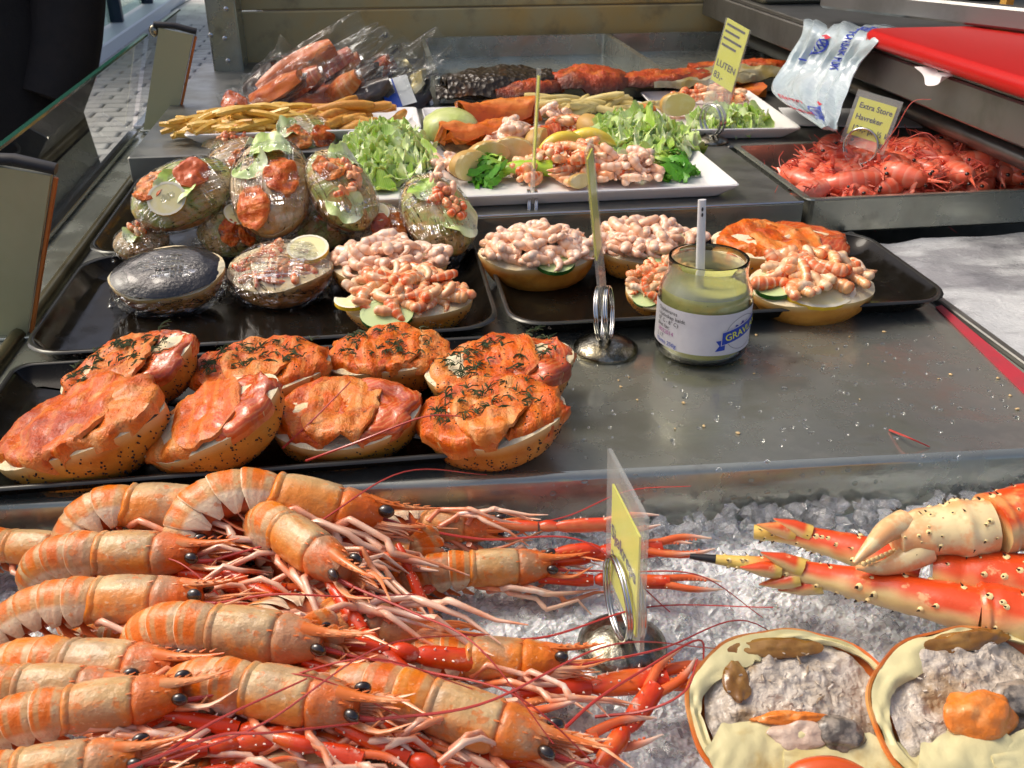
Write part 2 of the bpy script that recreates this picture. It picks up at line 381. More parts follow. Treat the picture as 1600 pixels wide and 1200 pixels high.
# front ledge on the street side and the counter's left rim
a0 = P(47, 400, 0); 
g = G(); g.add(*box(-.345, .30, -.06, -.292, 1.66, -.003, .002)); cpart('glass_ledge', g, STEEL)
g = G(); g.add(*sweep([(-.286, .30, .000), (-.284, 1.68, .000)], .0065, 10, 1.3)); cpart('ledge_rim', g, mat('stained_rim_steel', (.22, .19, .11), .3, .9, lay=[('noise', 20, .45, .7, (.10, .08, .04), .8)]), smooth=True)
g = G(); g.add(*box(-.3525, .30, -.9, -.347, 1.72, -.07, .001)); cpart('street_panel', g, STEEL_D)

# unseen canvas sheet, added to darken the reflections in trays and steel
CANVAS = mat('olive_canvas', (.20, .16, .09), .85, lay=[('noise', 2, .4, .65, (.26, .22, .15), .8)], bump=[('noise', 300, .2, .002)])
g = G(); g.add(*sheet(lambda u, v: np.stack([-.25 + 3.2 * u, 2.5 + .03 * np.sin(u * 40), -.9 + 2.5 * v], 1), 60, 6, .004)); tag(g.obj('added_back_canvas', CANVAS), kind='structure')
# ice in front
ICE = mat('crushed_ice', (.66, .685, .70), .08, 0, .6, lay=[('noise', 60, .35, .65, (.52, .54, .555), .8), ('cellrand', 260, .6, .95, (.80, .82, .83), .8), ('noise', 9, .5, .72, (.52, .60, .63), .6)],
          bump=[('cell', 420, .55, .002), ('noise', 900, .3, .001)], coat=.6, sss=.25)
CLEAR_ICE = mat('clear_ice', (.96, .98, .99), .04, 0, .5, trans=.86, ior=1.31, bump=[('noise', 160, .35, .002)])
nx, ny = 520, 250
def ice_fn(u, v):
    x = -.42 + u * 1.35; y = .05 + v * .46
    y = np.minimum(y, .4715 - .0488 * (x - .085) + .0)
    p = np.stack([x, y, 0 * x], 1)
    z = -.043 + .005 * fbm(p, 18, 3, 2) + .0017 * cells(p, 105, 5) + .0009 * cells(p, 220, 9)
    z += .016 * np.clip((x - .12) / .5, 0, 1) * np.clip((y - .33) / .12, 0, 1)
    return np.stack([x, y, z], 1)
g = G(); g.add(*sheet(ice_fn, nx, ny)); tag(g.obj('ice_bed', ICE, None, None, False), kind='structure')
from mathutils import noise as _mn
def chip(r, s):
    V, f, uv = blob(r, r * random.uniform(.6, 1), r * random.uniform(.5, .9), 4, 5, .45, 1.5, s); return V, f, uv
g = G()
for i in range(520):
    x = rng.uniform(-.05, .62); e = .466 - .0488 * (x - .085)
    y = e - abs(rng.normal(0, .012)) if i < 330 else rng.uniform(.26, .45)
    rr = rng.uniform(.0025, .008) if i < 330 else rng.uniform(.0015, .004)
    near = np.clip((e - y) / .03, 0, 1)
    z = -.040 + .006 * (1 - near) + .016 * np.clip((x - .12) / .5, 0, 1) * np.clip((y - .33) / .12, 0, 1) + rng.uniform(0, .006) * (1 - near)
    g.add(*chip(rr, i), m=T(x, y, z) @ RZ(rng.uniform(0, 360)) @ RX(rng.uniform(0, 360)))
for i in range(1100):
    x = rng.uniform(-.02, .60); y = rng.uniform(.22, .455); rr = rng.uniform(.0016, .0058)
    z = ice_fn(np.array([(x + .42) / 1.35]), np.array([(y - .05) / .46]))[0][2]
    g.add(*chip(rr, i + 900), m=T(x, y, z) @ RZ(rng.uniform(0, 360)) @ RX(rng.uniform(0, 360)))
tag(g.obj('ice_chips', CLEAR_ICE, None, None, False), kind='stuff')
# droplets on the apron
g = G()
for px, py in ((1010, 797), (1030, 780), (1048, 778), (1087, 781), (1093, 786), (1110, 772), (1152, 788), (1175, 785), (1205, 778), (1242, 775), (1270, 774), (1340, 760), (1372, 757), (1330, 740), (1400, 735), (1440, 728), (1445, 715), (1290, 745), (1205, 730), (1480, 722), (1530, 735), (1260, 750), (1000, 760), (1130, 745), (1180, 760), (870, 790), (920, 770), (1500, 715)):
    p = PY(px, py, .468 - .0488 * 0.2); x = p[0]; y0 = .4775 - .0488 * (x - .085) - .0062
    g.add(*blob(rng.uniform(.0012, .0024), .001, rng.uniform(.0012, .0022), 7, 9), m=T(x, y0, p[2]))
for i in range(120):
    x = rng.uniform(.02, .45); y0 = .4775 - .0488 * (x - .085) - .0062
    g.add(*blob(.0006, .0005, .0006, 5, 6), m=T(x, y0, rng.uniform(-.03, -.004)))
WATER = mat('water_drop', (.95, .97, .98), .02, 0, .5, trans=1., ior=1.33)
for i in range(170):
    x, y = rng.uniform(.09, .44), rng.uniform(.485, .65); r_ = rng.uniform(.0006, .0017)
    g.add(*blob(r_ * rng.uniform(1, 1.6), r_, r_ * .45, 7, 9), m=T(x, y, .0004) @ RZ(rng.uniform(0, 180)))
tag(cpart('water_droplets', g, WATER, smooth=True), kind='stuff')
g = G()
for i in range(22):
    x, y = rng.uniform(.10, .43), rng.uniform(.50, .65); s_ = rng.uniform(.0004, .0013)
    g.add(*blob(s_ * 1.4, s_, s_ * .6, 5, 6, .3, 1, i), m=T(x, y, .0008) @ RZ(rng.uniform(0, 180)))
tag(cpart('crumbs', g, mat('bread_crumbs', (.55, .40, .20), .8), smooth=True), kind='stuff')
# frosted ice slab in the right hand trough
FROST = mat('frosted_wet_ice', (.60, .63, .64), .22, 0, .6, lay=[('noise', (7, 1, 2.2, 1), .45, .60, (.22, .22, .24), .75), ('noise', 60, .5, .7, (.42, .44, .46), .6), ('noise', (5, 1, 2.5, 1), .52, .66, (.10, .10, .12), .75)],
            bump=[('noise', 50, .25, .006), ('noise', 300, .4, .002)], rlay=('noise', 30, .3, .7, .08, .35))
def frost_fn(u, v):
    x = .4655 + u * .60; y = .30 + v * .552; p = np.stack([x, y, 0 * x], 1)
    return np.stack([x, y, -.0075 + .004 * fbm(p, 14, 2, 3)], 1)
g = G(); g.add(*sheet(frost_fn, 70, 60)); tag(g.obj('frosted_ice', FROST), kind='structure')

# ------------------------------------------------------------------ sneeze guard
def glass_pane(name, y0, y1, label):
    t = empty(name, T(-.335, y0, 0), label, 'glass panel')
    g = G(); h = .128; lean = .040
    def pane(x0, x1, g_, dz=0, z1=h):
        pass
    g.add(*sheet(lambda u, v: np.stack([v * lean, u * (y1 - y0), v * h], 1), 2, 2)); g.obj('pane', GLASS, t, None, False)
    g = G(); g.add(*box(-.0005, 0, 0, .0050, y1 - y0, .0025, 0), m=T(lean - .0005, 0, h + .0004)); g.obj('polished_edge', GLASS_EDGE, t, None, False)
    g = G(); g.add(*box(-.004, 0, -.001, .009, y1 - y0, .004, .0008)); g.obj('channel', STEEL_BR, t, None, False)
    return t
glass_pane('sneeze_guard_glass', .735, 1.392, 'near pane of leaning green edged glass between the two steel posts')
glass_pane('sneeze_guard_glass', 1.425, 1.655, 'far pane of leaning green edged glass beyond the second steel post')
glass_pane('sneeze_guard_glass', .20, .705, 'nearest pane of leaning glass before the first steel post')
POST = mat('warm_steel_plate', (.46, .44, .26), .36, .35, lay=[('noise', 5, .4, .7, (.34, .32, .17), .7)], bump=[('noise', (120, 1, 1, .05), .06, .001)])
COPPER = mat('orange_edge_trim', (.55, .16, .03), .4, .3)
def post(y, label):
    t = empty('guard_post', T(-.322, y, 0), label, 'post'); h = .136; w = .045; ln = .044
    V = [(0, 0, 0), (w - .003, 0, 0), (w + ln - .002, 0, h - .01), (ln, 0, h)]; V += [(x, .006, z) for x, _, z in V]
    g = G(); g.add(V, [(0, 1, 2, 3), (7, 6, 5, 4), (0, 4, 5, 1), (1, 5, 6, 2), (2, 6, 7, 3), (3, 7, 4, 0)]); g.obj('plate', POST, t, None, False)
    g = G(); g.add(*sweep([(ln - .006, .003, h + .004), (ln + .02, .003, h + .002), (w + ln + .002, .003, h - .006)], [.006, .0062, .006], 12, .7)); g.obj('cap', BLACK_RUB, t)
    g = G(); g.add(*sweep([(w + .0005, .003, .003), (w + ln + .0005, .003, h - .012)], .0018, 6)); g.obj('edge_trim', COPPER, t)
    g = G(); g.add(*box(-.004, -.006, .0, w + .006, .014, .003, .0008)); g.obj('foot', STEEL, t, None, False)
    g = G(); g.add(*blob(.006, .006, .008, 8, 10), m=T(ln - .008, .003, h - .004)); g.obj('clamp', CHROME, t)
post(.722, 'nearest steel guard post with black cap at the left edge')
post(1.405, 'far steel guard post with black cap in front of the paved street')

# neighbouring glass display stall across the street
WHITE_P = mat('white_paint', (.72, .74, .73), .4, bump=[('noise', 40, .05, .003)])
NAVY = mat('dark_blue_frame', (.02, .035, .06), .35, .3)
t = empty('display_stall', T(-2.05, 7.6, -.9), 'white and glass stall with dark blue frame across the paving', 'stall')
g = G(); g.add(*box(-2.6, -.6, 0, .15, 3.6, .12, .01)); g.obj('plinth', WHITE_P, t, None, False)
g = G(); g.add(*sheet(lambda u, v: np.stack([-.02 + 0 * u, -.5 + 4 * u, .14 + 1.9 * v], 1), 2, 2, .01)); g.obj('window_pane', film_mat('stall_glass', (.75, .9, .85), .12, rough=.02, amt=.5), t, None, False)
for y in (-.5, 1.15, 2.45): 
    g = G(); g.add(*box(-.06, y, .12, .04, y + .07, 2.1, .006)); g.obj('frame_post', NAVY, t, None, False)
g = G(); g.add(*box(-.06, -.5, 2.1, .04, 3.6, 2.18, .006)); g.obj('frame_rail', NAVY, t, None, False)
g = G(); g.add(*box(-2.5, -.2, .12, -1.0, 3.4, .95, .01)); g.obj('counter_body', WHITE_P, t, None, False)
g = G(); g.add(*box(-2.6, -.6, 2.2, .2, 3.6, 2.3, .01)); g.obj('stall_roof', WHITE_P, t, None, False)
t = empty('glass_barrier', T(-1.5, 5.0, -.9), 'low glass barrier with blue green edge on the paving', 'barrier')
a, b = P(128, 104, -.9), P(300, 2, -.9)
dirv = (b - a); 
g = G(); g.add(*sheet(lambda u, v: np.stack([(dirv[0]) * u, dirv[1] * u, .0 + .03 * v], 1), 2, 2, .012)); bb = g.obj('glass_edge', GLASS_EDGE, t, None, False); bb.location = Vector(a) - t.location
g = G(); g.add(*box(-.09, 0, 0, .0, float(dirv[1]), .012, .002)); bb = g.obj('white_kerb', WHITE_P, t, None, False); bb.location = Vector(a) - t.location + Vector((-.03, 0, 0)); bb.rotation_euler = (0, 0, math.atan2(-dirv[0], dirv[1]))

# ------------------------------------------------------------------ customer in a dark coat
def skin_mesh(name, verts, edges, radii, m_, parent, levels=1):
    me = bpy.data.meshes.new(name); me.from_pydata(verts, edges, []); o = bpy.data.objects.new(name, me); col.objects.link(o)
    sk = o.modifiers.new('skin', 'SKIN'); ss = o.modifiers.new('sub', 'SUBSURF'); ss.levels = levels; ss.render_levels = levels
    for i, r in enumerate(radii): me.skin_vertices[0].data[i].radius = r if isinstance(r, tuple) else (r, r)
    me.skin_vertices[0].data[0].use_root = True
    dg = bpy.context.evaluated_depsgraph_get(); m2 = bpy.data.meshes.new_from_object(o.evaluated_get(dg))
    bpy.data.objects.remove(o); m2.materials.clear(); m2.materials.append(m_); m2.name = name
    m2.polygons.foreach_set('use_smooth', [True] * len(m2.polygons))
    return link(name, m2, parent)
SKIN = mat('skin', (.50, .27, .17), .45, sss=.1, lay=[('noise', 60, .4, .7, (.42, .2, .12), .5)])
COAT = mat('black_coat_cloth', (.012, .009, .008), .75, lay=[('noise', 12, .45, .75, (.022, .015, .011), .8)], bump=[('noise', 500, .3, .001), ('noise', 20, .5, .01)])
JEAN = mat('dark_trousers', (.018, .02, .03), .8, bump=[('noise', 400, .3, .001)])
t = empty('person', T(-.78, 1.84, -.9) @ RZ(-165), 'customer in a black buttoned coat standing behind the sneeze guard glass', 'person')
V = [(0, 0, .95), (0, 0, 1.15), (0, 0, 1.38), (0, 0, 1.50), (0, 0, 1.58), (0, .01, 1.70), (.11, 0, .88), (.12, .01, .48), (.12, 0, .07), (.12, .12, .03), (-.11, 0, .88), (-.12, .01, .48), (-.12, 0, .07), (-.12, .12, .03),
     (.19, 0, 1.42), (.26, .02, 1.14), (.22, .08, .95), (.20, .11, .88), (-.19, 0, 1.42), (-.26, .02, 1.14), (-.22, .08, .95), (-.20, .11, .88)]
Eg = [(0, 1), (1, 2), (2, 3), (3, 4), (4, 5), (0, 6), (6, 7), (7, 8), (8, 9), (0, 10), (10, 11), (11, 12), (12, 13), (2, 14), (14, 15), (15, 16), (16, 17), (2, 18), (18, 19), (19, 20), (20, 21)]
Rd = [.14, .14, .15, .07, .055, .10, .085, .06, .045, .04, .085, .06, .045, .04, .06, .047, .034, .03, .06, .047, .034, .03]
skin_mesh('body', V, Eg, Rd, SKIN, t, 2)
# fingers of both hands
def hand(cx, cy, cz, sx):
    g = G()
    for k, (dx, ln) in enumerate(((-.027, .062), (-.009, .072), (.009, .074), (.027, .065))):
        p = smoothpath([(cx + dx * .8, cy + .01, cz), (cx + dx, cy + .05, cz + .004), (cx + dx, cy + .05 + ln * .5, cz - .012), (cx + dx * .9, cy + .05 + ln * .72, cz - .035)], 9)
        g.add(*sweep(p, np.linspace(.0105, .0075, 9), 10))
    p = smoothpath([(cx - sx * .02, cy + .0, cz), (cx - sx * .05, cy + .03, cz - .005), (cx - sx * .055, cy + .065, cz - .015)], 8); g.add(*sweep(p, np.linspace(.013, .009, 8), 10))
    g.add(*blob(.036, .042, .016, 10, 14), m=T(cx, cy + .03, cz)); g.obj('hand', SKIN, t)
hand(.17, .02, .84, 1); hand(-.17, .02, .84, -1)
g = G()   # coat: closed loft round the torso, widening to the hem
rings = []
for z, rx, ry in ((.55, .27, .21), (.62, .272, .212), (.85, .255, .195), (1.0, .245, .185), (1.15, .235, .175), (1.35, .245, .17), (1.45, .20, .14), (1.52, .09, .09)):
    a = np.linspace(0, 2 * np.pi, 40, endpoint=False); w = 1 + .02 * np.sin(a * 7 + z * 9)
    rings.append(np.stack([np.cos(a) * rx * w, np.sin(a) * ry * w, np.full(40, z)], 1))
g.add(np.concatenate(rings), gridf(8, 40, False, True)); ct = g.obj('coat', COAT, t)
g = G()
for s_ in (1, -1):
    p = smoothpath([(s_ * .19, 0, 1.44), (s_ * .275, .01, 1.28), (s_ * .275, .03, 1.13), (s_ * .24, .07, .96), (s_ * .20, .10, .87)], 16)
    g.add(*sweep(p, np.linspace(.085, .06, 16), 16))
g.obj('sleeve', COAT, t)
g = G()
for s_ in (1, -1): g.add(*sweep([(s_ * .11, 0, .90), (s_ * .12, .01, .48), (s_ * .12, 0, .06)], [.10, .08, .075], 14))
g.obj('trousers', JEAN, t)
g = G(); g.add(*blob(.115, .125, .10, 10, 14), m=T(0, -.01, 1.75)); g.obj('hair', mat('dark_hair', (.02, .014, .01), .5), t)
bt = G().add(*torus(.011, .0035, 18, 6)).add(*blob(.011, .011, .002, 5, 12)).mesh('button', mat('dark_button', (.06, .06, .065), .3))
for z in (.84, 1.0, 1.16, 1.3): link('button', bt, ct, T(.06, .20 - (z - .84) * .06, z) @ RX(-90))
# ------------------------------------------------------------------ food materials
CRUST = mat('bread_crust', (.66, .29, .04), .42, 0, .5, lay=[('noise', 26, .4, .66, (.46, .13, .015), .85), ('u', 1, .16, .0, (.72, .52, .22), .9), ('u', 1, .72, 1.0, (.34, .09, .012), .7), ('noise', 90, .52, .72, (.70, .36, .08), .5)],
            bump=[('noise', 120, .25, .002), ('noise', 30, .2, .004)])
CRUMB = mat('white_crumb', (.74, .66, .46), .8, 0, .3, lay=[('noise', 70, .4, .65, (.80, .60, .30), .6)], bump=[('noise', 160, .6, .004), ('noise', 500, .4, .001)])
SEED = mat('poppy_seed', (.012, .010, .012), .5)
SALMON = mat('orange_salmon', (.66, .105, .003), .3, 0, .35, lay=[('wave', (26, 1, .45, 1), .62, .98, (.76, .28, .05), .45), ('noise', 70, .45, .66, (.74, .17, .008), .7), ('noise', 24, .50, .66, (.40, .035, .002), .8), ('u', 1, .90, 1., (.74, .34, .10), .4), ('noise', 130, .60, .70, (.12, .04, .008), .45)],
             bump=[('noise', 120, .8, .004), ('noise', (480, 1, .25, 1), .7, .0012)], coat=.18, sss=.04)
SALMON_P = mat('pale_salmon', (.72, .22, .035), .3, 0, .35, lay=[('wave', (24, 1, .45, 1), .55, .98, (.82, .46, .18), .5), ('noise', 70, .45, .66, (.70, .12, .006), .8), ('noise', 22, .50, .66, (.46, .06, .004), .7), ('noise', 130, .60, .70, (.10, .035, .008), .75)],
             bump=[('noise', 120, .8, .004), ('noise', (480, 1, .25, 1), .7, .0012)], coat=.18, sss=.04)
SALMON_F = mat('cooked_salmon_flesh', (.66, .13, .010), .3, 0, .5, lay=[('noise', (40, .3, 1, 1), .45, .68, (.80, .28, .05), .8), ('noise', 60, .5, .7, (.50, .06, .005), .7)], bump=[('noise', 90, .6, .003)], coat=.3, sss=.05)
SALMON_D = mat('smoked_salmon_dark', (.60, .085, .010), .2, 0, .6, lay=[('uvwave', (3, 1, .3, 1), .5, .95, (.72, .22, .06), .7), ('noise', 30, .48, .68, (.26, .03, .006), .8)],
               bump=[('noise', 60, .5, .003), ('noise', 300, .4, .001)], coat=.5)
DILL = mat('dill_green', (.035, .055, .012), .6)
PEPPER = mat('pepper_crumb', (.03, .022, .012), .6)
SHRIMP = mat('peeled_shrimp', (.88, .64, .49), .28, 0, .4, lay=[('ubands', 5.5, .55, .95, (.84, .34, .13), .6), ('v', 1, .55, .10, (.86, .42, .20), .6), ('noise', 60, .5, .75, (.90, .74, .60), .7)], bump=[('noise', 200, .2, .001)], coat=.35, sss=.03)
CRAY = mat('crayfish_meat', (.86, .42, .16), .25, 0, .5, lay=[('v', 1, .75, .2, (.78, .10, .012), .9), ('ubands', 5, .6, .95, (.90, .66, .42), .7), ('noise', 50, .45, .7, (.90, .60, .34), .7)], bump=[('noise', 150, .4, .002)], coat=.4, sss=.08)
CRAY_W = mat('crayfish_pale', (.82, .56, .32), .3, 0, .5, lay=[('v', 1, .6, .1, (.82, .22, .05), .7), ('noise', 40, .5, .7, (.86, .74, .56), .8)], bump=[('noise', 150, .4, .002)], coat=.3)
RIND = mat('lemon_rind', (.80, .52, .02), .35, bump=[('noise', 300, .3, .001)]); PITH = mat('lemon_flesh', (.82, .74, .36), .3, lay=[('noise', 80, .4, .7, (.86, .82, .6), .7)], coat=.3)
CUC_S = mat('cucumber_skin', (.03, .14, .02), .3, lay=[('noise', 90, .5, .7, (.10, .28, .05), .7)]); CUC = mat('cucumber_flesh', (.50, .62, .28), .3, coat=.3)
LETT = mat('lettuce_leaf', (.40, .64, .06), .35, 0, .5, lay=[('rand', 1, .2, .9, (.66, .76, .34), .85), ('rand', 1, .30, .0, (.24, .46, .04), .7), ('u', 1, .65, .05, (.82, .86, .62), .95), ('noise', 30, .45, .7, (.36, .58, .08), .6), ('uvwave', (6, 1, .2, 1), .7, 1., (.66, .76, .36), .6)], bump=[('noise', 90, .4, .003)], sss=.1, coat=.2)
LETT_G = mat('curly_green', (.10, .36, .02), .4, 0, .5, lay=[('u', 1, .5, .0, (.42, .58, .08), .9), ('noise', 50, .5, .7, (.05, .24, .012), .7)], sss=.1)
FRY = mat('fried_potato', (.72, .40, .05), .4, 0, .5, lay=[('noise', 60, .42, .66, (.82, .58, .16), .7), ('noise', 25, .55, .7, (.56, .20, .02), .6)], bump=[('noise', 150, .4, .002)], coat=.2)
BATTER = mat('fried_batter', (.58, .24, .03), .45, 0, .5, lay=[('noise', 50, .42, .66, (.72, .42, .09), .7), ('noise', 20, .55, .7, (.36, .10, .01), .6)], bump=[('noise', 90, .6, .004)], coat=.2)
POTATO = mat('potato_flesh', (.70, .54, .22), .4, 0, .5, lay=[('noise', 40, .45, .7, (.78, .68, .42), .7)], bump=[('noise', 120, .3, .002)], coat=.3); PSKIN = mat('potato_skin', (.50, .30, .08), .5, lay=[('noise', 50, .5, .7, (.62, .42, .12), .7)], bump=[('noise', 120, .3, .002)])
CAVIAR = mat('black_caviar', (.012, .012, .014), .12, 0, .6, bump=[('noise', 300, .5, .002)], coat=.5)
FILM = film_mat('cling_film', (.97, .98, .97), .085, [('noise', 26, (1, .10, .7), 1., .05), ('noise', 90, (.14, 1, .5), 1., .018)], rough=.07, haze=.02, pw=3.6)
BAG = film_mat('vacuum_bag', (.97, .98, .98), .02, [('noise', 24, (1, .3, 1), 1., .01)], rough=.08, haze=.015, amt=.35)

# ------------------------------------------------------------------ small pieces, shared meshes
def shrimp_mesh(name, m_, r0, L, seed, n=26, curl=3.6):
    rs = np.random.default_rng(seed); th = np.linspace(0, curl, n); s = np.linspace(0, 1, n)
    rad = L / curl; p = np.stack([rad * np.sin(th) * (1 + .2 * s), .0012 * np.sin(th * 1.4 + seed), rad * (np.cos(th) - 1) * (1 - .15 * s)], 1)
    w = r0 * np.interp(s, [0, .06, .25, .6, .9, 1], [.35, .9, 1.05, .78, .36, .12]) * (1 + .12 * (1 - np.abs(((s * 5.5) % 1) * 2 - 1) ** 1.5) - .05)
    V, f, uv = sweep(p, w, 9, 1.12); V = V - V.mean(0); return G().add(V, f, uv).mesh(name, m_)
SHR = [shrimp_mesh('shrimp', SHRIMP, .0034 + .0004 * k, .034 + .003 * k, k, 26, 3.9 - .5 * k) for k in range(4)]
CRY = [shrimp_mesh('crayfish_tail', [CRAY, CRAY_W, CRAY, CRAY, CRAY_W][k], [.0048, .0044, .0040, .0052, .0034][k], [.033, .030, .036, .028, .033][k], 20 + k, 22, [2.8, 2.2, 1.6, 1.3, 2.6][k]) for k in range(5)]
def rand_rot(): return RZ(random.uniform(0, 360)) @ RX(random.choice([-70, 70, 80, -80]) + random.uniform(-25, 25)) @ RY(random.uniform(-28, 28))
def lemon_slice(r=.021, th=.004, part=1.):
    n = 20; a = np.linspace(0, 2 * np.pi * part, n)
    g = G(); V = []
    for z in (-th / 2, th / 2): V += [(r * math.cos(x), r * math.sin(x), z) for x in a] + [(r * .86 * math.cos(x), r * .86 * math.sin(x), z) for x in a]
    V = np.array(V)
    f0 = []; k = 2 * n
    for i in range(n - 1): f0 += [(i, i + 1, k + i + 1, k + i)]
    f1 = []
    for i in range(n - 1): f1 += [(k + i, k + i + 1, k + n + i + 1, k + n + i), (i + 1, i, n + i, n + i + 1)]
    g.add(V, f0, mi=0); g.add(V, f1, mi=2)
    c = np.array([(0, 0, th * .45)] + [(r * .86 * math.cos(x), r * .86 * math.sin(x), th * .45) for x in a] + [(0, 0, -th * .45)] + [(r * .86 * math.cos(x), r * .86 * math.sin(x), -th * .45) for x in a])
    f2 = [(0, i + 1, i + 2) for i in range(n - 1)] + [(n + 1, n + 3 + i, n + 2 + i) for i in range(n - 1)]
    if part < 1: f2 += [(0, n, 2 * n + 1, n + 1), (1, 0, n + 1, n + 2)]
    g.add(c, f2, mi=1); return g
PITHW = mat('lemon_pith', (.80, .76, .58), .5)
LEM = lemon_slice().mesh('lemon_slice', [RIND, PITH, PITHW], False); LEMH = lemon_slice(.024, .005, .5).mesh('lemon_slice', [RIND, PITH, PITHW], False)
CUCM = lemon_slice(.019, .004).mesh('cucumber_slice', [CUC_S, CUC, CUC], False)
def leaf_mesh(name, m_, L, W, seed, ruff=.006, nu=16, nv=13):
    def fn(u, v):
        p = np.stack([u, v, 0 * u + seed], 1); x = (u - .5) * L; w = W * (1 - np.abs(2 * u - 1) ** 3 * .985) ** .5
        y = (v - .5) * w * (1 + .18 * vnoise(p, 5, seed)); e = np.abs(v - .5) * 2
        z = -.5 * L * (u - .5) ** 2 * 2 + .35 * w * e ** 2 + ruff * (.4 + .6 * e + u * .5) * vnoise(p, 2.6, seed + 3) + ruff * .35 * e * np.sin(u * 13 + seed) + ruff * .10 * e ** 2 * np.sin(u * 34 + 3 * vnoise(p, 3, 5))
        return np.stack([x, y, z], 1)
    return G().add(*sheet(fn, nu, nv, .0006)).mesh(name, m_)
LEAF = [leaf_mesh('lettuce_leaf', LETT, .032 + .004 * k, .034 + .004 * (k % 3), k + 1, .009, 24, 20) for k in range(6)]
SEEDM = None
BUN = {}
def bun_mesh(seed, a=.055, b=.040, h=.034):
    n, k = 22, 34; th = np.linspace(0, np.pi / 2, n); ph = np.linspace(0, 2 * np.pi, k, endpoint=False)
    c = np.cos(th) ** .62; c[-1] = .02
    V = np.stack([np.outer(c, np.cos(ph)) * a, np.outer(c, np.sin(ph)) * b, -np.outer(np.sin(th) ** 1.1, np.ones(k)) * h], 2).reshape(-1, 3)
    nz = fbm(V, 28, seed, 3); V = V * (1 + .055 * nz)[:, None]; V[:, 2] += .004 * vnoise(V, 22, seed + 5) * (V[:, 2] > -.01)
    uv = np.stack([np.repeat(th / (np.pi / 2), k), np.tile(np.linspace(0, 1, k), n)], 1)
    crust = G().add(V, gridf(n, k, False, True) + [tuple(range((n - 1) * k, n * k))[::-1]], uv)
    r = np.linspace(1, .02, 12); W = []
    for q in r: W.append(V[:k] * [q, q, 1] + [0, 0, .0035 * (1 - q ** 4)])
    W = np.concatenate(W); W[k:, 2] += .0014 * vnoise(W[k:], 160, seed)
    crumb = G().add(W, [tuple(reversed(q)) for q in gridf(12, k, False, True)] + [tuple(range(11 * k, 12 * k))], None)
    sd_ = G()
    for i in range(1000):
        j = rng.integers(0, len(V)); 
        if uv[j, 0] < .1: continue
        nrm = V[j] / [a * a, b * b, h * h]; nrm = nrm / np.linalg.norm(nrm); q = V[j] + rng.normal(0, .0016, 3); q -= nrm * ((q - V[j]) @ nrm)
        s_ = rng.uniform(.0005, .00095); O = np.array([(1, 0, 0), (-1, 0, 0), (0, 1, 0), (0, -1, 0), (0, 0, 1), (0, 0, -1)]) * s_
        sd_.add(O + q, [(0, 2, 4), (2, 1, 4), (1, 3, 4), (3, 0, 4), (2, 0, 5), (1, 2, 5), (3, 1, 5), (0, 3, 5)])
    return crust.mesh('crust', CRUST), crumb.mesh('crumb', CRUMB), sd_.mesh('poppy_seeds', SEED, False)
BUNS = [bun_mesh(k * 11 + 3) for k in range(5)]
def salmon_mesh(seed, m_, x0=0., rx=.034, ry=.043, flat=False):
    """a soft slice lying on the cut face of a bun, trimmed to the bun's oval, its edge curling down"""
    na, nr = 48, 14; a = np.repeat(np.linspace(0, 2 * np.pi, na, endpoint=False), nr); v = np.tile(np.linspace(.04, 1, nr), na)
    c = np.stack([np.cos(a) * 1.5, np.sin(a) * 1.5, np.full_like(a, seed * 1.7)], 1); w = v * (1 + .22 * vnoise(c, 1.1, seed) + .07 * vnoise(c, 3.5, seed + 1))
    x = x0 + rx * w * np.cos(a); y = ry * w * np.sin(a); q = np.sqrt((x / .055) ** 2 + (y / .040) ** 2)
    lim = 1.0 + .13 * vnoise(c, 2.2, seed + 7); k = np.where(q > lim, lim / np.maximum(q, 1e-6), 1.); over = np.maximum(q - lim, 0)
    if not flat: x, y = x * k, y * k
    p = np.stack([x, y, np.full_like(x, seed * .1)], 1)
    z = .0058 + .0034 * vnoise(p, 38, seed + 2) + .0022 * vnoise(p, 85, seed + 3) + .0010 * vnoise(p, 210, seed + 4) + .0014 * np.sin(x * 260 + 3 * vnoise(p, 30, seed)) * .6 - .0016 * v ** 8
    if not flat: z = z - np.minimum(over * .030, .010) - .003 * np.clip((q - .86) / .15, 0, 1) ** 2
    V = np.stack([x, y, z], 1); uv = np.stack([v, a / 6.2832], 1); f = gridf(na, nr, True, False); n0 = len(V)
    rim = V[nr - 1::nr]; V = np.concatenate([V, rim - [0, 0, .0026], V[0:1] * 0 + V[::nr].mean(0)]); uv = np.concatenate([uv, uv[nr - 1::nr], [[0, 0]]])
    for i in range(na): j = (i + 1) % na; f.append((i * nr + nr - 1, n0 + i, n0 + j, j * nr + nr - 1)); f.append((j * nr, i * nr, n0 + na))
    return G().add(V, f, uv).mesh('salmon_slice', m_)
SAL = [salmon_mesh(k, [SALMON, SALMON_P, SALMON_D, SALMON, SALMON, SALMON_P, SALMON_P, SALMON, SALMON_D, SALMON, SALMON_P, SALMON][k], [-.024, .0, .026][k % 3], [.036, .030, .036][k % 3]) for k in range(12)]
SALF = [salmon_mesh(20 + k, [SALMON, SALMON_D, SALMON_P][k % 3], 0, .024, .021, True) for k in range(4)]
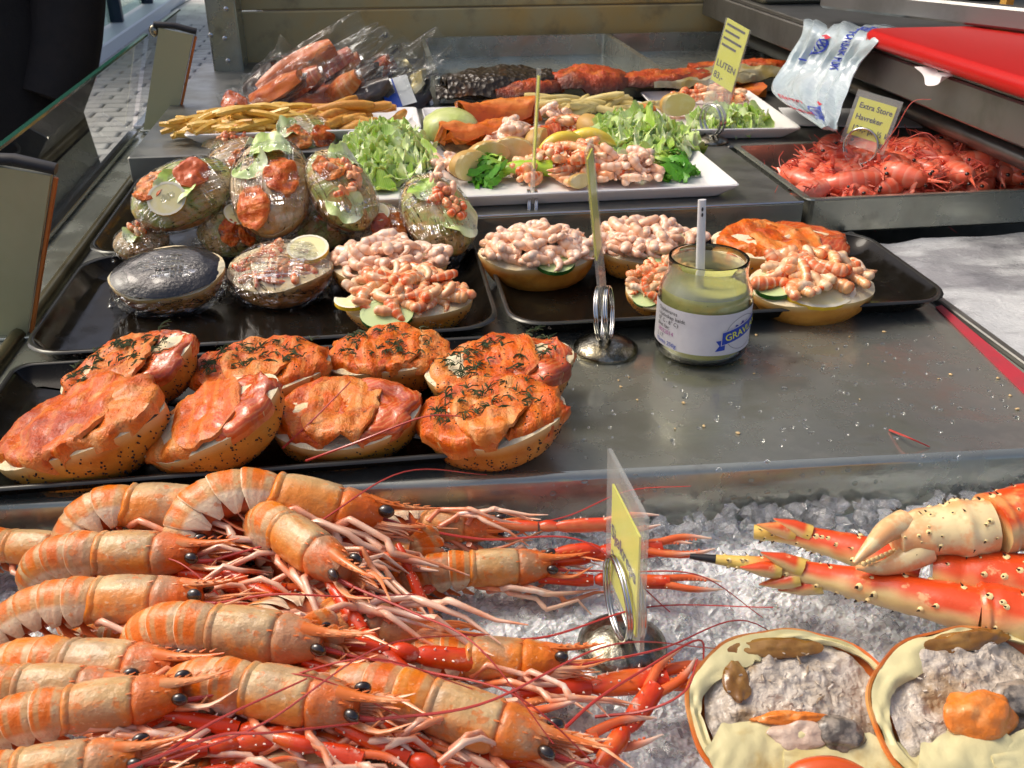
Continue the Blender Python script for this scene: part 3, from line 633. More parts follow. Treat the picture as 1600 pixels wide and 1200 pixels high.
def dill_mesh(seed, n=44):
    g = G(); rs = np.random.default_rng(seed)
    for i in range(n):
        x, y = rs.uniform(-.042, .042), rs.uniform(-.026, .026); 
        if (x / .05) ** 2 + (y / .034) ** 2 > 1: continue
        a = rs.uniform(0, 6.3)
        for j in range(rs.integers(3, 7)):
            a2 = a + rs.normal(0, .7); L = rs.uniform(.004, .010); d = np.array([math.cos(a2), math.sin(a2), 0])
            q = np.array([x, y, .0098]); g.add(*sweep([q, q + d * L * .5 + [0, 0, .0012], q + d * L + [0, 0, rs.uniform(-.001, .001)]], [.0005, .00045, .0003], 4))
    for i in range(110):
        x, y = rs.uniform(-.048, .048), rs.uniform(-.032, .032); s_ = rs.uniform(.0004, .0010)
        g.add(np.array([(1, 0, 0), (-1, 0, 0), (0, 1, 0), (0, -1, 0), (0, 0, 1), (0, 0, -1)]) * s_ + [x, y, .0098], [(0, 2, 4), (2, 1, 4), (1, 3, 4), (3, 0, 4)], mi=1)
    return g.mesh('dill_and_pepper', [DILL, PEPPER], False)
DILLM = [dill_mesh(k) for k in range(4)]
def bun_root(A, B, zA, zB, roll, label, cat='sandwich', group=None, name='open_sandwich', seeds=True, var=0, half=.055, fat=1.):
    roll = roll * (.3 if name == 'salmon_sandwich' else 1.35 if name == 'wrapped_sandwich' else .6)
    a = P(*A, zA); b = P(*B, zB); m = axis_frame(a, b, roll); L = np.linalg.norm(b - a); s = L / (2 * half)
    t = empty(name, m @ S(s, s * fat, s * fat * (1.12 if name == 'salmon_sandwich' else 1)), label, cat, group)
    c, d, e = BUNS[var % len(BUNS)]
    link('crust', c, t); link('crumb', d, t)
    if seeds: tag(link('poppy_seeds', e, t), kind='stuff')
    return t
def salmon_bun(A, B, zA, zB, roll, label, var, n=3, dill=True):
    t = bun_root(A, B, zA, zB, roll, label, group='salmon sandwiches on the front tray', name='salmon_sandwich', var=var, fat=1.0)
    for i in range(3):
        x = (-.028, .0, .029)[i]
        link('salmon_slice', SAL[(var * 3 + i) % 12], t, T(0, 0, .0002 + .0030 * (i == 1)) @ RY(random.uniform(-3, 3)))
    if dill: tag(link('dill_and_pepper', DILLM[var % 4], t, RZ(random.uniform(-8, 8))), kind='stuff')
    return t
def pile(t, meshes, name, n, rx, ry, h, z0=.003, sc=1.):
    for i in range(n):
        k = i / n; rr = math.sqrt(random.random()); a = random.uniform(0, 2 * math.pi)
        lev = 1 - rr ** 1.8
        z = z0 + h * lev * (random.random() if i < n * .35 else random.uniform(.75, 1.05)) + .003
        link(name, random.choice(meshes), t, T(rx * rr * math.cos(a), ry * rr * math.sin(a), z) @ rand_rot() @ S(sc * random.uniform(.9, 1.12)))
def shrimp_bun(A, B, zA, zB, roll, label, var, seeds=True, n=58):
    t = bun_root(A, B, zA, zB, roll, label, group='sandwiches piled with peeled shrimps', name='shrimp_sandwich', seeds=seeds, var=var)
    pile(t, SHR, 'shrimp', int(n * 1.4), .050, .036, .018)
    link('cucumber_slice', CUCM, t, T(.012, -.030, .004) @ RX(12)); link('lemon_slice', LEMH, t, T(.034, -.018, .006) @ RZ(30) @ RX(20))
    return t
def cray_bun(A, B, zA, zB, roll, label, var, seeds=True, n=52, lem='slice'):
    t = bun_root(A, B, zA, zB, roll, label, group='sandwiches topped with crayfish tails', name='crayfish_sandwich', seeds=seeds, var=var)
    pile(t, CRY, 'crayfish_tail', int(n * 1.25), .047, .033, .016)
    if lem == 'slice': link('lemon_slice', LEM, t, T(-.002, -.020, .0045) @ RX(14) @ S(1.5, 1., 1.)); link('cucumber_slice', CUCM, t, T(-.035, -.008, .004) @ RY(-10))
    else: link('cucumber_slice', CUCM, t, T(-.016, -.034, .003) @ RX(20) @ S(1.2, .9, 1)); link('lemon_slice', LEMH, t, T(-.046, -.012, .006) @ RZ(170) @ S(.7))
    return t
def film_mesh(seed, a, b, c, nz=.03):
    V, f, uv = blob(1, 1, 1, 40, 60)
    w = .02 * vnoise(V * [1, 4, 1], 2.2, seed) + .02 * vnoise(V * [3, 1, 6], 2, seed + 1) - .03 * np.abs(vnoise(V * [1.2, 5, 3], 2.4, seed + 2)) ** .7 + .02
    V = V * (1 + w)[:, None]; V = np.sign(V) * np.abs(V) ** .92
    g = G().add(V * [a, b, c], f, uv)
    for s_ in (1, -1):     # twisted ends tucked under
        p = smoothpath([(s_ * a * .92, 0, -c * .25), (s_ * a * 1.05, .004, -c * .45), (s_ * a * 1.1, .002, -c * .8)], 7); g.add(*sweep(p, [.012, .008, .006, .006, .008, .011, .009], 12, .5, cap=False))
    for q in g.v: q[:, 2] = np.where(q[:, 2] > 0, q[:, 2] * .86, q[:, 2])
    return g.mesh('cling_film', FILM)
FILMS = [film_mesh(k, .0572, .0420, .0362) for k in range(3)]
FILM_OPEN = [film_mesh(k + 5, .0585, .0425, .0365) for k in range(2)]
V_, f_, u_ = blob(.056, .041, .026, 20, 34, .05, 3, 4)
FILL_G = mat('pale_filling', (.60, .36, .10), .45, 0, .5, lay=[('noise', 40, .42, .6, (.34, .46, .10), .8), ('noise', 24, .5, .66, (.76, .66, .46), .8), ('noise', 60, .58, .7, (.70, .26, .08), .6)], bump=[('noise', 80, .5, .004)], coat=.2)
FILL_B = mat('brownish_filling', (.56, .28, .07), .45, 0, .5, lay=[('noise', 40, .42, .6, (.74, .64, .44), .8), ('noise', 24, .5, .66, (.36, .20, .06), .8), ('noise', 70, .58, .7, (.36, .44, .12), .6)], bump=[('noise', 80, .5, .004)], coat=.2)
FILLM = []
for m__ in (FILL_G, FILL_B): FILLM.append(G().add(V_ * [1, 1, 1] + [0, 0, .001], f_, u_).mesh('filling', m__))
def wrapped_roll(A, B, zA, zB, roll, label, var, items, fat=1.):
    t = bun_root(A, B, zA, zB, roll, label, group='sandwiches wrapped in cling film', name='wrapped_sandwich', seeds=False, var=var, half=.0555, fat=fat * .92)
    link('filling', FILLM[var % 2], t)
    def hz(x, y): return .001 + .026 * math.sqrt(max(0, 1 - (x / .056) ** 2 - (y / .041) ** 2))
    def onm(x, y, dz=0.): return T(x, y, hz(x, y) + dz) @ RY(math.degrees(math.atan(.026 * x / .056 ** 2 * 1.1))) @ RX(-math.degrees(math.atan(.026 * y / .041 ** 2 * 1.1)))
    for it in items:
        k = it[0]
        if k == 'salmon': link('salmon_slice', SALF[it[3] % 4], t, onm(it[1], it[2], -.003) @ RZ(it[4]) @ S(.9, .85, 1.))
        if k == 'lemon': link('lemon_slice', LEM, t, onm(it[1], it[2], .002) @ S(.95))
        if k == 'leaf': link('lettuce_leaf', LEAF[it[3]], t, onm(it[1], it[2], .001) @ RZ(it[4]) @ S(1., 1., .5))
        if k == 'egg': link('potato_piece', EGG, t, T(it[1], it[2], .014))
        if k == 'cray':
            for q in range(it[3]): link('crayfish_tail', random.choice(CRY), t, onm(it[1] + random.uniform(-.018, .018), it[2] + random.uniform(-.015, .015), .001) @ RZ(random.uniform(0, 360)) @ S(.95))
        if k == 'shrimp':
            for q in range(it[3]): link('shrimp', random.choice(SHR), t, onm(it[1] + random.uniform(-.02, .02), it[2] + random.uniform(-.016, .016), .001) @ RZ(random.uniform(0, 360)))
    link('cling_film', FILMS[var % 3], t, T(0, 0, -.001))
    return t
EGG = G().add(*blob(.016, .014, .006, 8, 14)).mesh('potato_piece', POTATO)
# ------------------------------------------------------------------ trays on the counter
def tray(name, x0, x1, y0, y1, z, h, label, rim=.014, r=.03, m_=BLACK_TRAY, cat='tray', rot=0, lv=None):
    w, d = x1 - x0, y1 - y0
    t = empty(name, T((x0 + x1) / 2, (y0 + y1) / 2, z) @ RZ(rot), label, cat)
    lv = lv or [(rim + .004, 0, r - .012), (rim * .55, h * .4, r - .006), (.001, h * .93, r), (0, h, r), (.0015, h + .001, r), (.003, h * .95, r - .002), (rim * .55 + .002, h * .42, r - .008), (rim + .006, .0022, r - .014)]
    V, f, _ = dish(w, d, lv, r, 7); G().add(V, f).obj('dish', m_, t)
    V, f, _ = dish(w + .001, d + .001, [(0, h - .0008, r), (-.0009, h, r), (0, h + .0014, r), (.002, h + .0016, r), (.003, h + .0005, r)], r, 7); G().add(V, f[:-2]).obj('rim', m_ if m_ is not BLACK_TRAY else TRAY_RIM, t)
    return t
TRAY_RIM = mat('dark_steel_rim', (.06, .06, .055), .22, .6)
tray('serving_tray', -.262, .083, .652, .852, .0012, .016, 'black tray holding the wrapped sandwiches beside the glass', r=.032)
tray('serving_tray', -.266, -.040, .858, 1.120, .0012, .016, 'black tray under the rear wrapped rolls beside the glass', r=.03)
tray('serving_tray', .092, .452, .655, .822, .0012, .015, 'black tray with shrimp and crayfish sandwiches behind the sauce jar', r=.03)
tray('serving_tray', -.262, .082, .484, .645, .0012, .012, 'black tray with the salmon sandwiches at the front of the counter', r=.012, rim=.010)

salmon_bun((100, 606), (300, 540), .022, .050, 24, 'salmon sandwich with dill leaning upward at the back left of the front tray', 0)
salmon_bun((-2, 690), (250, 632), .018, .046, 22, 'torn salmon sandwich showing white crumb, leftmost on the front tray', 1, 3, False)
salmon_bun((224, 700), (436, 606), .018, .052, 18, 'salmon sandwich tilted steeply upward between two other salmon sandwiches', 2, 3, False)
salmon_bun((298, 590), (514, 562), .024, .034, 10, 'dark red salmon sandwich half hidden behind the tilted one', 3)
salmon_bun((420, 652), (654, 640), .024, .028, 20, 'smooth salmon sandwich behind the curled langoustine, no dill on top', 4, 3, False)
salmon_bun((508, 556), (704, 545), .026, .030, 10, 'salmon sandwich with plenty of dill in the middle of the back row', 1)
salmon_bun((668, 590), (894, 556), .024, .034, 12, 'salmon sandwich at the right end of the back row on the front tray', 2)
salmon_bun((652, 664), (882, 628), .022, .036, 24, 'salmon sandwich with dill and poppy seed crust, front right of the tray', 3)

shrimp_bun((520, 418), (698, 412), .028, .028, 6, 'shrimp sandwich behind the crayfish sandwich near the tray rim', 0)
cray_bun((540, 468), (736, 462), .026, .028, 10, 'crayfish sandwich with cucumber slice, front of the left black tray', 1, lem='cuc')
shrimp_bun((750, 398), (930, 392), .028, .028, 6, 'shrimp sandwich with smooth orange crust left of the tall sign stand', 2, seeds=False, n=70)
shrimp_bun((924, 386), (1088, 382), .028, .028, 6, 'shrimp sandwich with poppy seed crust right behind the jar', 3, n=64)
cray_bun((985, 470), (1085, 420), .022, .035, 30, 'crayfish sandwich half hidden by the sauce jar', 4)
t = bun_root((1118, 384), (1318, 380), .030, .026, 8, 'salmon sandwich at the back of the right black tray', var=0, name='salmon_sandwich')
for i in range(3): link('salmon_slice', SAL[i], t, T(0, 0, .0004 + .0016 * (i == 1)))
cray_bun((1172, 446), (1364, 438), .026, .026, 16, 'crayfish sandwich with lemon slice at the right end of the black tray', 1, seeds=False)

wrapped_roll((214, 338), (358, 268), .055, .078, 24, 'wrapped roll with a lemon slice, top left of the wrapped stack', 0, [('lemon', -.026, -.014), ('salmon', .012, 0, 1, 60), ('leaf', -.012, -.006, 2, 20), ('salmon', -.030, .012, 2, 20)], .98)
wrapped_roll((426, 362), (422, 226), .045, .098, -6, 'wrapped roll with salmon and pale lettuce, upper middle of the stack', 1, [('salmon', -.01, -.016, 0, 10), ('leaf', .006, .014, 1, 40), ('leaf', .028, -.006, 3, 90), ('salmon', -.036, .012, 3, 0)], 1.0)
wrapped_roll((568, 356), (500, 240), .042, .096, -4, 'wrapped roll with red crayfish under film, upper right of the stack', 2, [('cray', .0, 0, 12), ('leaf', -.03, .018, 4, 50), ('leaf', .03, -.016, 2, 80), ('salmon', .02, .012, 6, 10)], 1.02)
wrapped_roll((718, 394), (652, 280), .022, .072, -4, 'wrapped roll with crayfish and lettuce beside the white plate', 0, [('cray', -.008, -.004, 12), ('leaf', .022, .014, 0, 10), ('leaf', -.028, -.01, 5, 60), ('shrimp', .03, 0, 5)], 1.08)
wrapped_roll((325, 268), (438, 246), .030, .034, 24, 'wrapped roll with pale salmon behind the lemon roll', 1, [('salmon', -.01, -.012, 2, 20), ('leaf', .02, .0, 3, 10), ('cray', .03, -.01, 5)], 1.1)
wrapped_roll((430, 232), (530, 212), .034, .036, 30, 'wrapped roll with bright salmon left of the shredded lettuce', 0, [('salmon', .012, -.012, 0, 40), ('salmon', -.024, -.006, 2, 80), ('leaf', -.03, .014, 1, 0)], 1.15)
wrapped_roll((318, 236), (420, 222), .030, .032, 26, 'wrapped roll with crayfish in front of the yellow fries', 2, [('cray', -.01, -.008, 12), ('salmon', .028, -.008, 1, 30)], 1.1)
wrapped_roll((180, 388), (262, 368), .028, .030, 10, 'small visible end of a wrapped roll under the lemon one by the tray edge', 1, [('cray', 0, 0, 8), ('leaf', -.02, -.01, 1, 20)], 1.25)
wrapped_roll((312, 372), (408, 352), .030, .032, 34, 'wrapped roll with a big orange salmon face between the two front rolls', 2, [('salmon', -.01, -.012, 0, 80), ('salmon', .02, -.014, 3, 85), ('lemon', .01, .012, .02)], 1.3)
wrapped_roll((470, 368), (545, 340), .030, .030, 24, 'wrapped roll with red crayfish mostly buried under the others', 0, [('cray', -.01, -.01, 10), ('leaf', .01, -.02, 3, 20)], 1.2)
wrapped_roll((545, 362), (640, 350), .030, .032, 30, 'wrapped roll with a lemon slice low at the right of the stack', 1, [('salmon', 0, -.014, 5, 80), ('lemon', .0, .012, .02), ('salmon', .03, -.01, 2, 85)], 1.2)
t = bun_root((172, 436), (350, 420), .030, .034, 30, 'half roll of black caviar under film at the left end of the tray', var=2, name='caviar_sandwich', seeds=False)
g = G(); 
def cav(u, v):
    a = u * 2 * np.pi; r = np.sqrt(v); p = np.stack([np.cos(a) * r, np.sin(a) * r, 0 * u], 1)
    return np.stack([p[:, 0] * .0545, p[:, 1] * .0395, .003 + .008 * (1 - v ** 2) + .0012 * fbm(p, 5, 3, 2)], 1)
g.add(*sheet(cav, 30, 10)); g.obj('caviar', CAVIAR, t); link('cling_film', FILM_OPEN[0], t, T(0, 0, -.013) @ S(.965, .965, .80))
t = bun_root((354, 420), (518, 410), .028, .036, 24, 'half roll of chopped crayfish under film next to the caviar one', var=3, name='wrapped_crayfish_sandwich', seeds=False, fat=1.1)
pile(t, CRY, 'crayfish_tail', 44, .040, .028, .001, .000, .8); link('cling_film', FILM_OPEN[1], t, T(0, 0, -.010) @ S(.97, .97, .82))
link('lemon_slice', LEM, t, T(.030, .012, .008) @ RY(8))
# ------------------------------------------------------------------ sauce jar
jc = P(1093, 549, 0); JR = .0355
t = empty('sauce_jar', T(jc[0], jc[1], .0006) @ S(.965), 'open glass jar of green mustard sauce with a white spoon handle', 'jar')
JG = mat('jar_glass', (.97, .99, .97), .02, 0, .5, trans=1., ior=1.45)
out_ = [(.001, .0), (.028, .0), (.0325, .002), (.0352, .006), (JR, .010), (JR, .050), (.0346, .055), (.0318, .061), (.0300, .0645), (.0303, .066), (.0295, .0675), (.0300, .069), (.0295, .0705), (.0300, .072), (.0296, .0745), (.0300, .0765), (.0296, .078)]
inn_ = [(.0280, .078), (.0276, .0765), (.0276, .066), (.0300, .060), (.0326, .055), (.0335, .050), (.0335, .010), (.0320, .006), (.028, .0042), (.001, .004)]
g = G(); g.add(*lathe(out_ + inn_, 48)); g.obj('glass', JG, t)
SAUCE = mat('mustard_sauce', (.56, .54, .16), .35, 0, .5, lay=[('noise', 40, .4, .7, (.68, .68, .26), .7), ('cell', 260, .10, .06, (.05, .09, .015), .9)], bump=[('noise', 120, .2, .002)], coat=.3)
sc_ = [(.0005, .0046), (.0276, .0049), (.0314, .0068), (.0328, .0105), (.0328, .049), (.0322, .0535), (.030, .0565), (.022, .0555), (.0005, .0550)]
g = G(); g.add(*lathe(sc_, 40)); g.obj('sauce', SAUCE, t)
g = G(); g.add(*lathe([(.0322, .0545), (.0298, .0598), (.0274, .0655), (.0273, .073)], 40)); g.obj('sauce_smear', film_mat('sauce_smear', (.80, .80, .50), .0, [('noise', 60, (1, 1, .4), .5, .004)], rough=.3, haze=.30), t)
LABEL = mat('paper_label', (.66, .65, .67), .5, lay=[('noise', 40, .4, .7, (.54, .53, .56), .6)], bump=[('noise', 60, .1, .002)])
INK = mat('black_ink', (.03, .03, .035), .5); INKB = mat('blue_ink', (.012, .055, .42), .4); INKP = mat('pink_ink', (.45, .12, .36), .5); INKY = mat('yellow_print', (.78, .80, .10), .4); INKG = mat('grey_ink', (.2, .2, .23), .5)
ANG0 = math.atan2(-jc[1], -jc[0])
def wrap(V, r, ang, z, rot=0):
    """bend flat print round the jar; V in metres, x to the right as seen from outside"""
    V = np.asarray(V, float); c, s_ = math.cos(rot), math.sin(rot); x = V[:, 0] * c - V[:, 1] * s_; y = V[:, 0] * s_ + V[:, 1] * c
    a = ang + x / JR
    return np.stack([r * np.cos(a), r * np.sin(a), z + y], 1)
def lab(u, v): return wrap(np.stack([(u - .5) * JR * 3.9, (v - .5) * .033], 1), JR + .0004, ANG0, .0295)
g = G(); g.add(*sheet(lab, 48, 4)); g.obj('label', LABEL, t)
def jprint(s, size, ang, z, m_, rot=0, bold=.0, lift=.0009):
    V, f = text_mesh(s, size, bold); g = G(); g.add(wrap(V, JR + lift, ANG0 + ang, z, rot), f); g.obj('lettering', m_, t, None, False)
for k, (s, m_) in enumerate((('Oppbevares', INK), ('i kjøleskap kaldt', INK), ('(0° C - 8° C)', INK), ('Best før:', INK), ('18052014', INKP), ('L 17', INKG), ('Netto 250g', INKB))):
    jprint(s, .0042 if k < 4 else .0046, -1.12, .0425 - .0043 * k, m_, -.02)
def strip(x0, x1, y0, y1, slope, m_, ang, z, lift, notch=0):
    n = 14
    def fn(u, v):
        x = x0 + (x1 - x0) * u; x = x + notch * (1 - u) * (1 - np.abs(v - .5) * 2); y = y0 + (y1 - y0) * v + slope * (x - x0)
        return wrap(np.stack([x, y], 1), JR + lift, ANG0 + ang, z)
    g = G(); g.add(*sheet(fn, n, 5)); g.obj('ribbon', m_, t, None, False)
strip(-.0045, .003, -.0095, -.001, .1, INKB, .44, .026, .00065, .003)
strip(-.0005, .034, -.0052, .0062, .22, LABEL, .44, .026, .00085)
strip(0, .0335, -.0045, .0055, .22, INKB, .44, .026, .00105)
jprint('GRAVLAX', .0078, .50, .0268, INKY, .21, .01, .0014)
a = np.linspace(0, 2 * np.pi, 48)
for w, m_ in ((.0004, INKG),):
    V = np.concatenate([np.stack([.0165 * np.cos(a), .0135 * np.sin(a)], 1), np.stack([(.0165 - w) * np.cos(a), (.0135 - w) * np.sin(a)], 1)])
    g = G(); g.add(wrap(V, JR + .0006, ANG0 + .98, .029), [(i, i + 1, 49 + i, 48 + i) for i in range(47)]); g.obj('emblem_ring', m_, t, None, False)
g = G()
for i in range(26):
    x, y = rng.uniform(-.008, .008), rng.uniform(0, .004); w = rng.uniform(.0006, .002)
    if y > .004 - abs(x) * .4: continue
    g.add(wrap([(x - w, y - w * .5), (x + w, y - w * .5), (x + w * .5, y + w), (x - w * .5, y + w)], JR + .00075 + i * 1e-6, ANG0 + .98, .0345), [(0, 1, 2, 3)])
g.obj('emblem_print', mat('violet_print', (.05, .05, .30), .5), t, None, False)
PLAST = mat('white_plastic', (.78, .78, .77), .3, coat=.2)
b0 = Vector((-.004, -.002, .030)); p_top = PY(1097, 312, jc[1] + .004); b1 = Vector(p_top) - t.location
h = empty('spoon', T(*t.location), 'white plastic spoon handle standing in the sauce jar', 'spoon')
g = G(); g.add(*sweep([b0, b0.lerp(b1, .5), b1], [.0033, .0034, .0030], 12, .7)); g.add(*blob(.008, .005, .010, 8, 12), m=T(*b0)); g.obj('handle', PLAST, h)
g = G(); q = Vector((b1 - b0)).normalized()
for dz in (-.006, -.010): g.add(*blob(.0008, .0004, .0016, 5, 8), m=T(*(b1 + q * dz + Vector((-.0005, -.0030, 0)))))
g.obj('printed_mark', INK, h)

# ------------------------------------------------------------------ price signs
YEL = mat('yellow_card', (.80, .80, .06), .5, lay=[('noise', 60, .4, .7, (.84, .82, .16), .4)])
SLEEVE = film_mat('card_sleeve', (.90, .91, .85), .03, [('noise', 40, (1, 1, 1), .2, .003)], rough=.15, haze=.16, pw=5, amt=.45)
def sign(base, z, yaw, lean, w, h, lines, label, dome=(.024, .010), ringr=.019, cardz=.020, name='price_sign', yel=(.06, .94, .30, .84), skew=0, back=False, ts=.012, gap=.018, tx=.05):
    """dome foot, a coil of spring-steel rings, a card in a clear sleeve; local X = reading direction, the card faces -Y"""
    t = empty(name, T(base[0], base[1], z) @ RZ(yaw), label, 'sign', 'price signs on wire stands')
    R0, h0 = dome
    g = G(); g.add(*lathe([(.0005, -.001), (R0 * .98, -.001), (R0, .001), (R0 * .99, .0025), (R0 * .8, h0 * .55), (R0 * .5, h0 * .88), (R0 * .2, h0), (.0005, h0 * 1.03)], 36)); g.obj('dome_base', CHROME, t)
    cm = T(0, 0, h0) @ RX(lean)
    for k, dy in enumerate((-.0042, -.0026, .0026, .0042)):
        g = G(); g.add(*torus(ringr, .0011, 34, 7), m=cm @ T(0, dy, ringr * .98) @ RX(90)); g.obj('clip_ring', STEEL_BR, t)
    m = cm @ T(0, 0, cardz) @ Matrix.Shear('XZ', 4, (0, 0)) @ RY(skew)
    g = G()
    for dy in (-.0011, .0011): g.add([(-w / 2, dy, 0), (w / 2, dy, 0), (w / 2, dy, h), (-w / 2, dy, h)], [(0, 1, 2, 3)])
    for x_ in (-w / 2, w / 2): g.add([(x_, -.0011, 0), (x_, .0011, 0), (x_, .0011, h), (x_, -.0011, h)], [(0, 1, 2, 3)])
    for z_ in (0, h): g.add([(-w / 2, -.0011, z_), (w / 2, -.0011, z_), (w / 2, .0011, z_), (-w / 2, .0011, z_)], [(0, 1, 2, 3)])
    g.obj('sleeve', SLEEVE, t, m, False)
    a, b, c, d = yel
    g = G(); g.add(*box(-w / 2 + w * a, -.0005, h * c, -w / 2 + w * b, .0005, h * d, 0)); g.obj('card', YEL, t, m, False)
    for i, s in enumerate(lines):
        if not s: continue
        V, f = text_mesh(s, ts, .018); V = np.stack([V[:, 0] - w / 2 + w * (a + tx), 0 * V[:, 0] - .0008, V[:, 1] + h * d - gap * (i + .65)], 1)
        if back: V = V * [-1, -1, 1]; f = f
        G().add(V, f).obj('lettering', INK, t, m, False)
    return t
# front sign on the ice: solve its edge from the photograph's card corners on their plane
b = P(972, 1008, -.037); 
sign(b, -.038, -87, 2, .060, .082, ['', 'Sjøkreps', '365,-'], 'yellow langoustine price sign on a dome foot in the ice', (.0235, .012), .0215, .010, ts=.0118, gap=.0165, yel=(.12, .86, .05, .80), skew=0, tx=.02)
b = P(946, 548, 0)
sign(b, .0008, 70, -7, .030, .122, [], 'tall edge-on price sign on a dome foot left of the sauce jar', (.0245, .011), .0195, .024, yel=(.08, .92, .35, .95), skew=-3)
b = P(832, 352, .035); b[1] = .852; b = np.array([.135, .858, 0])
sign(P(828, 372, .0), .0, 84, 3, .030, .128, [], 'tall edge-on price sign behind the orange shrimp sandwich', (.022, .010), .019, .022, yel=(.08, .92, .3, .95), skew=7)
b = P(1110, 222, .035)
t = sign(b, .0352, -66, 0, .040, .108, ['', '', '', 'LUTEN', '83,-'], 'leaning narrow price sign in front of the third white plate', (.021, .009), .0175, .022, yel=(.04, .96, .34, 1.), skew=14, ts=.0105, gap=.0135)
for k in range(4):
    g = G(); g.add(*box(-.016, -.0010, .104 - .0075 * k, .014 - .006 * (k % 2), -.0009, .1015 - .0075 * k, 0)); g.obj('printed_line', INK, t, T(0, 0, .009 + .022) @ RY(14), False)
b = P(1338, 272, .030)
sign(b, .034, -48, -8, .050, .056, ['Extra Store', 'Havreker', '129,- pr ½ kg'], 'price sign for extra large shrimps standing in the shrimp bin', (.021, .008), .0185, .016, yel=(.08, .92, .18, .88), skew=8, ts=.0080, gap=.0118, tx=.06)

# ------------------------------------------------------------------ white plates and what lies on them
def plate(x0, x1, y0, y1, label, rot=0):
    w, d = x1 - x0, y1 - y0; z = .0355
    t = empty('plate', T((x0 + x1) / 2, (y0 + y1) / 2, z) @ RZ(rot), label, 'plate', 'white serving plates on the deck')
    V, f, _ = dish(w, d, [(.014, 0, .01), (.012, .001, .01), (.001, .0120, .006), (0, .0140, .006), (.0012, .0150, .006), (.003, .0142, .006), (.018, .0048, .008), (.022, .0040, .008)], .006, 5)
    G().add(V, f).obj('dish', WHITE_CER, t, None, False)
    return t
plate(-.033, .054, .880, 1.155, 'narrow white plate under the shredded lettuce')
plate(-.222, .054, 1.160, 1.275, 'white plate with yellow fries, far left')
plate(.062, .349, .878, 1.022, 'white plate with shrimps and curly green garnish, nearest')
plate(.060, .352, 1.026, 1.268, 'white plate with salmon steak, potatoes and lettuce in the middle')
plate(.358, .512, 1.100, 1.325, 'white plate with lettuce behind the leaning price sign', -4)
ZP = .041
def lettuce(cx, cy, rx, ry, h, n, label):
    t = empty('lettuce_heap', T(cx, cy, ZP), label, 'lettuce')
    for i in range(n):
        rr = math.sqrt(random.random()); a = random.uniform(0, 6.28)
        z = .004 + h * (1 - rr ** 2) * (random.random() if i < n * .4 else random.uniform(.7, 1))
        link('lettuce_leaf', random.choice(LEAF), t, T(rx * rr * math.cos(a), ry * rr * math.sin(a), z) @ RZ(random.uniform(0, 360)) @ RX(random.uniform(-28, 28)) @ RY(random.uniform(-24, 24)) @ S(random.uniform(.45, .9), random.uniform(.35, .7), random.uniform(.6, .9)))
    return t
c = P(605, 232, .055); lettuce(c[0], c[1], .044, .115, .026, 230, 'heap of shredded lettuce on the left plates')
c = P(1000, 205, .06); lettuce(c[0], c[1], .062, .075, .030, 170, 'heap of shredded lettuce behind the shrimps on the middle plate')
c = P(1150, 188, .055); lettuce(c[0] + .002, c[1] + .030, .042, .036, .012, 90, 'heap of shredded lettuce on the right plate behind the price sign')
def fries(c, rx, ry, h, n, m_, name, label, L=.058, r=.0040, ang=0, group=None):
    t = empty(name, T(c[0], c[1], ZP), label, 'fries')
    ms = []
    for k in range(4):
        p = smoothpath([(-L / 2, 0, 0), (0, random.uniform(-.004, .004), random.uniform(-.003, .005)), (L / 2, 0, 0)], 7); 
        ms.append(G().add(*sweep(p, [r * .7, r, r, r * 1.05, r, r, r * .6], 6 if m_ is FRY else 8)).mesh('fry', m_, m_ is not FRY))
    for i in range(n):
        rr = math.sqrt(random.random()); a = random.uniform(0, 6.28); z = .006 + h * (1 - rr ** 2) * random.random()
        link('fry', random.choice(ms), t, T(rx * rr * math.cos(a), ry * rr * math.sin(a), z) @ RZ(ang + random.gauss(0, 24)) @ RY(random.uniform(-14, 14)) @ S(random.uniform(.7, 1.15), 1, 1))
    return t
fries(P(395, 188, .055), .088, .034, .026, 120, FRY, 'fries', 'pile of yellow fries on the far left plate', ang=12)
fries(P(545, 178, .055), .062, .034, .020, 34, BATTER, 'battered_strips', 'pile of brown battered fish strips beside the yellow fries', .066, .0062, 24)
fries(P(905, 163, .055), .105, .022, .020, 44, mat('pale_fry', (.62, .48, .16), .4, lay=[('noise', 60, .4, .7, (.72, .62, .30), .7)], coat=.2), 'fries', 'pale fries along the back rim of the middle plate', .06, .0048, 8)
def chunk(name, c, size, m_, label, cat, rot=(0, 0, 0), seed=0, z=ZP):
    V, f, uv = blob(*size, 12, 16, .16, 1.6, seed); V = np.sign(V) * np.abs(V / np.array(size)) ** .75 * np.array(size)
    o = G().add(V, f, uv).obj(name, m_, None, T(c[0], c[1], z + size[2] * .9) @ RZ(rot[2]) @ RX(rot[0]) @ RY(rot[1])); return tag(o, label, cat)
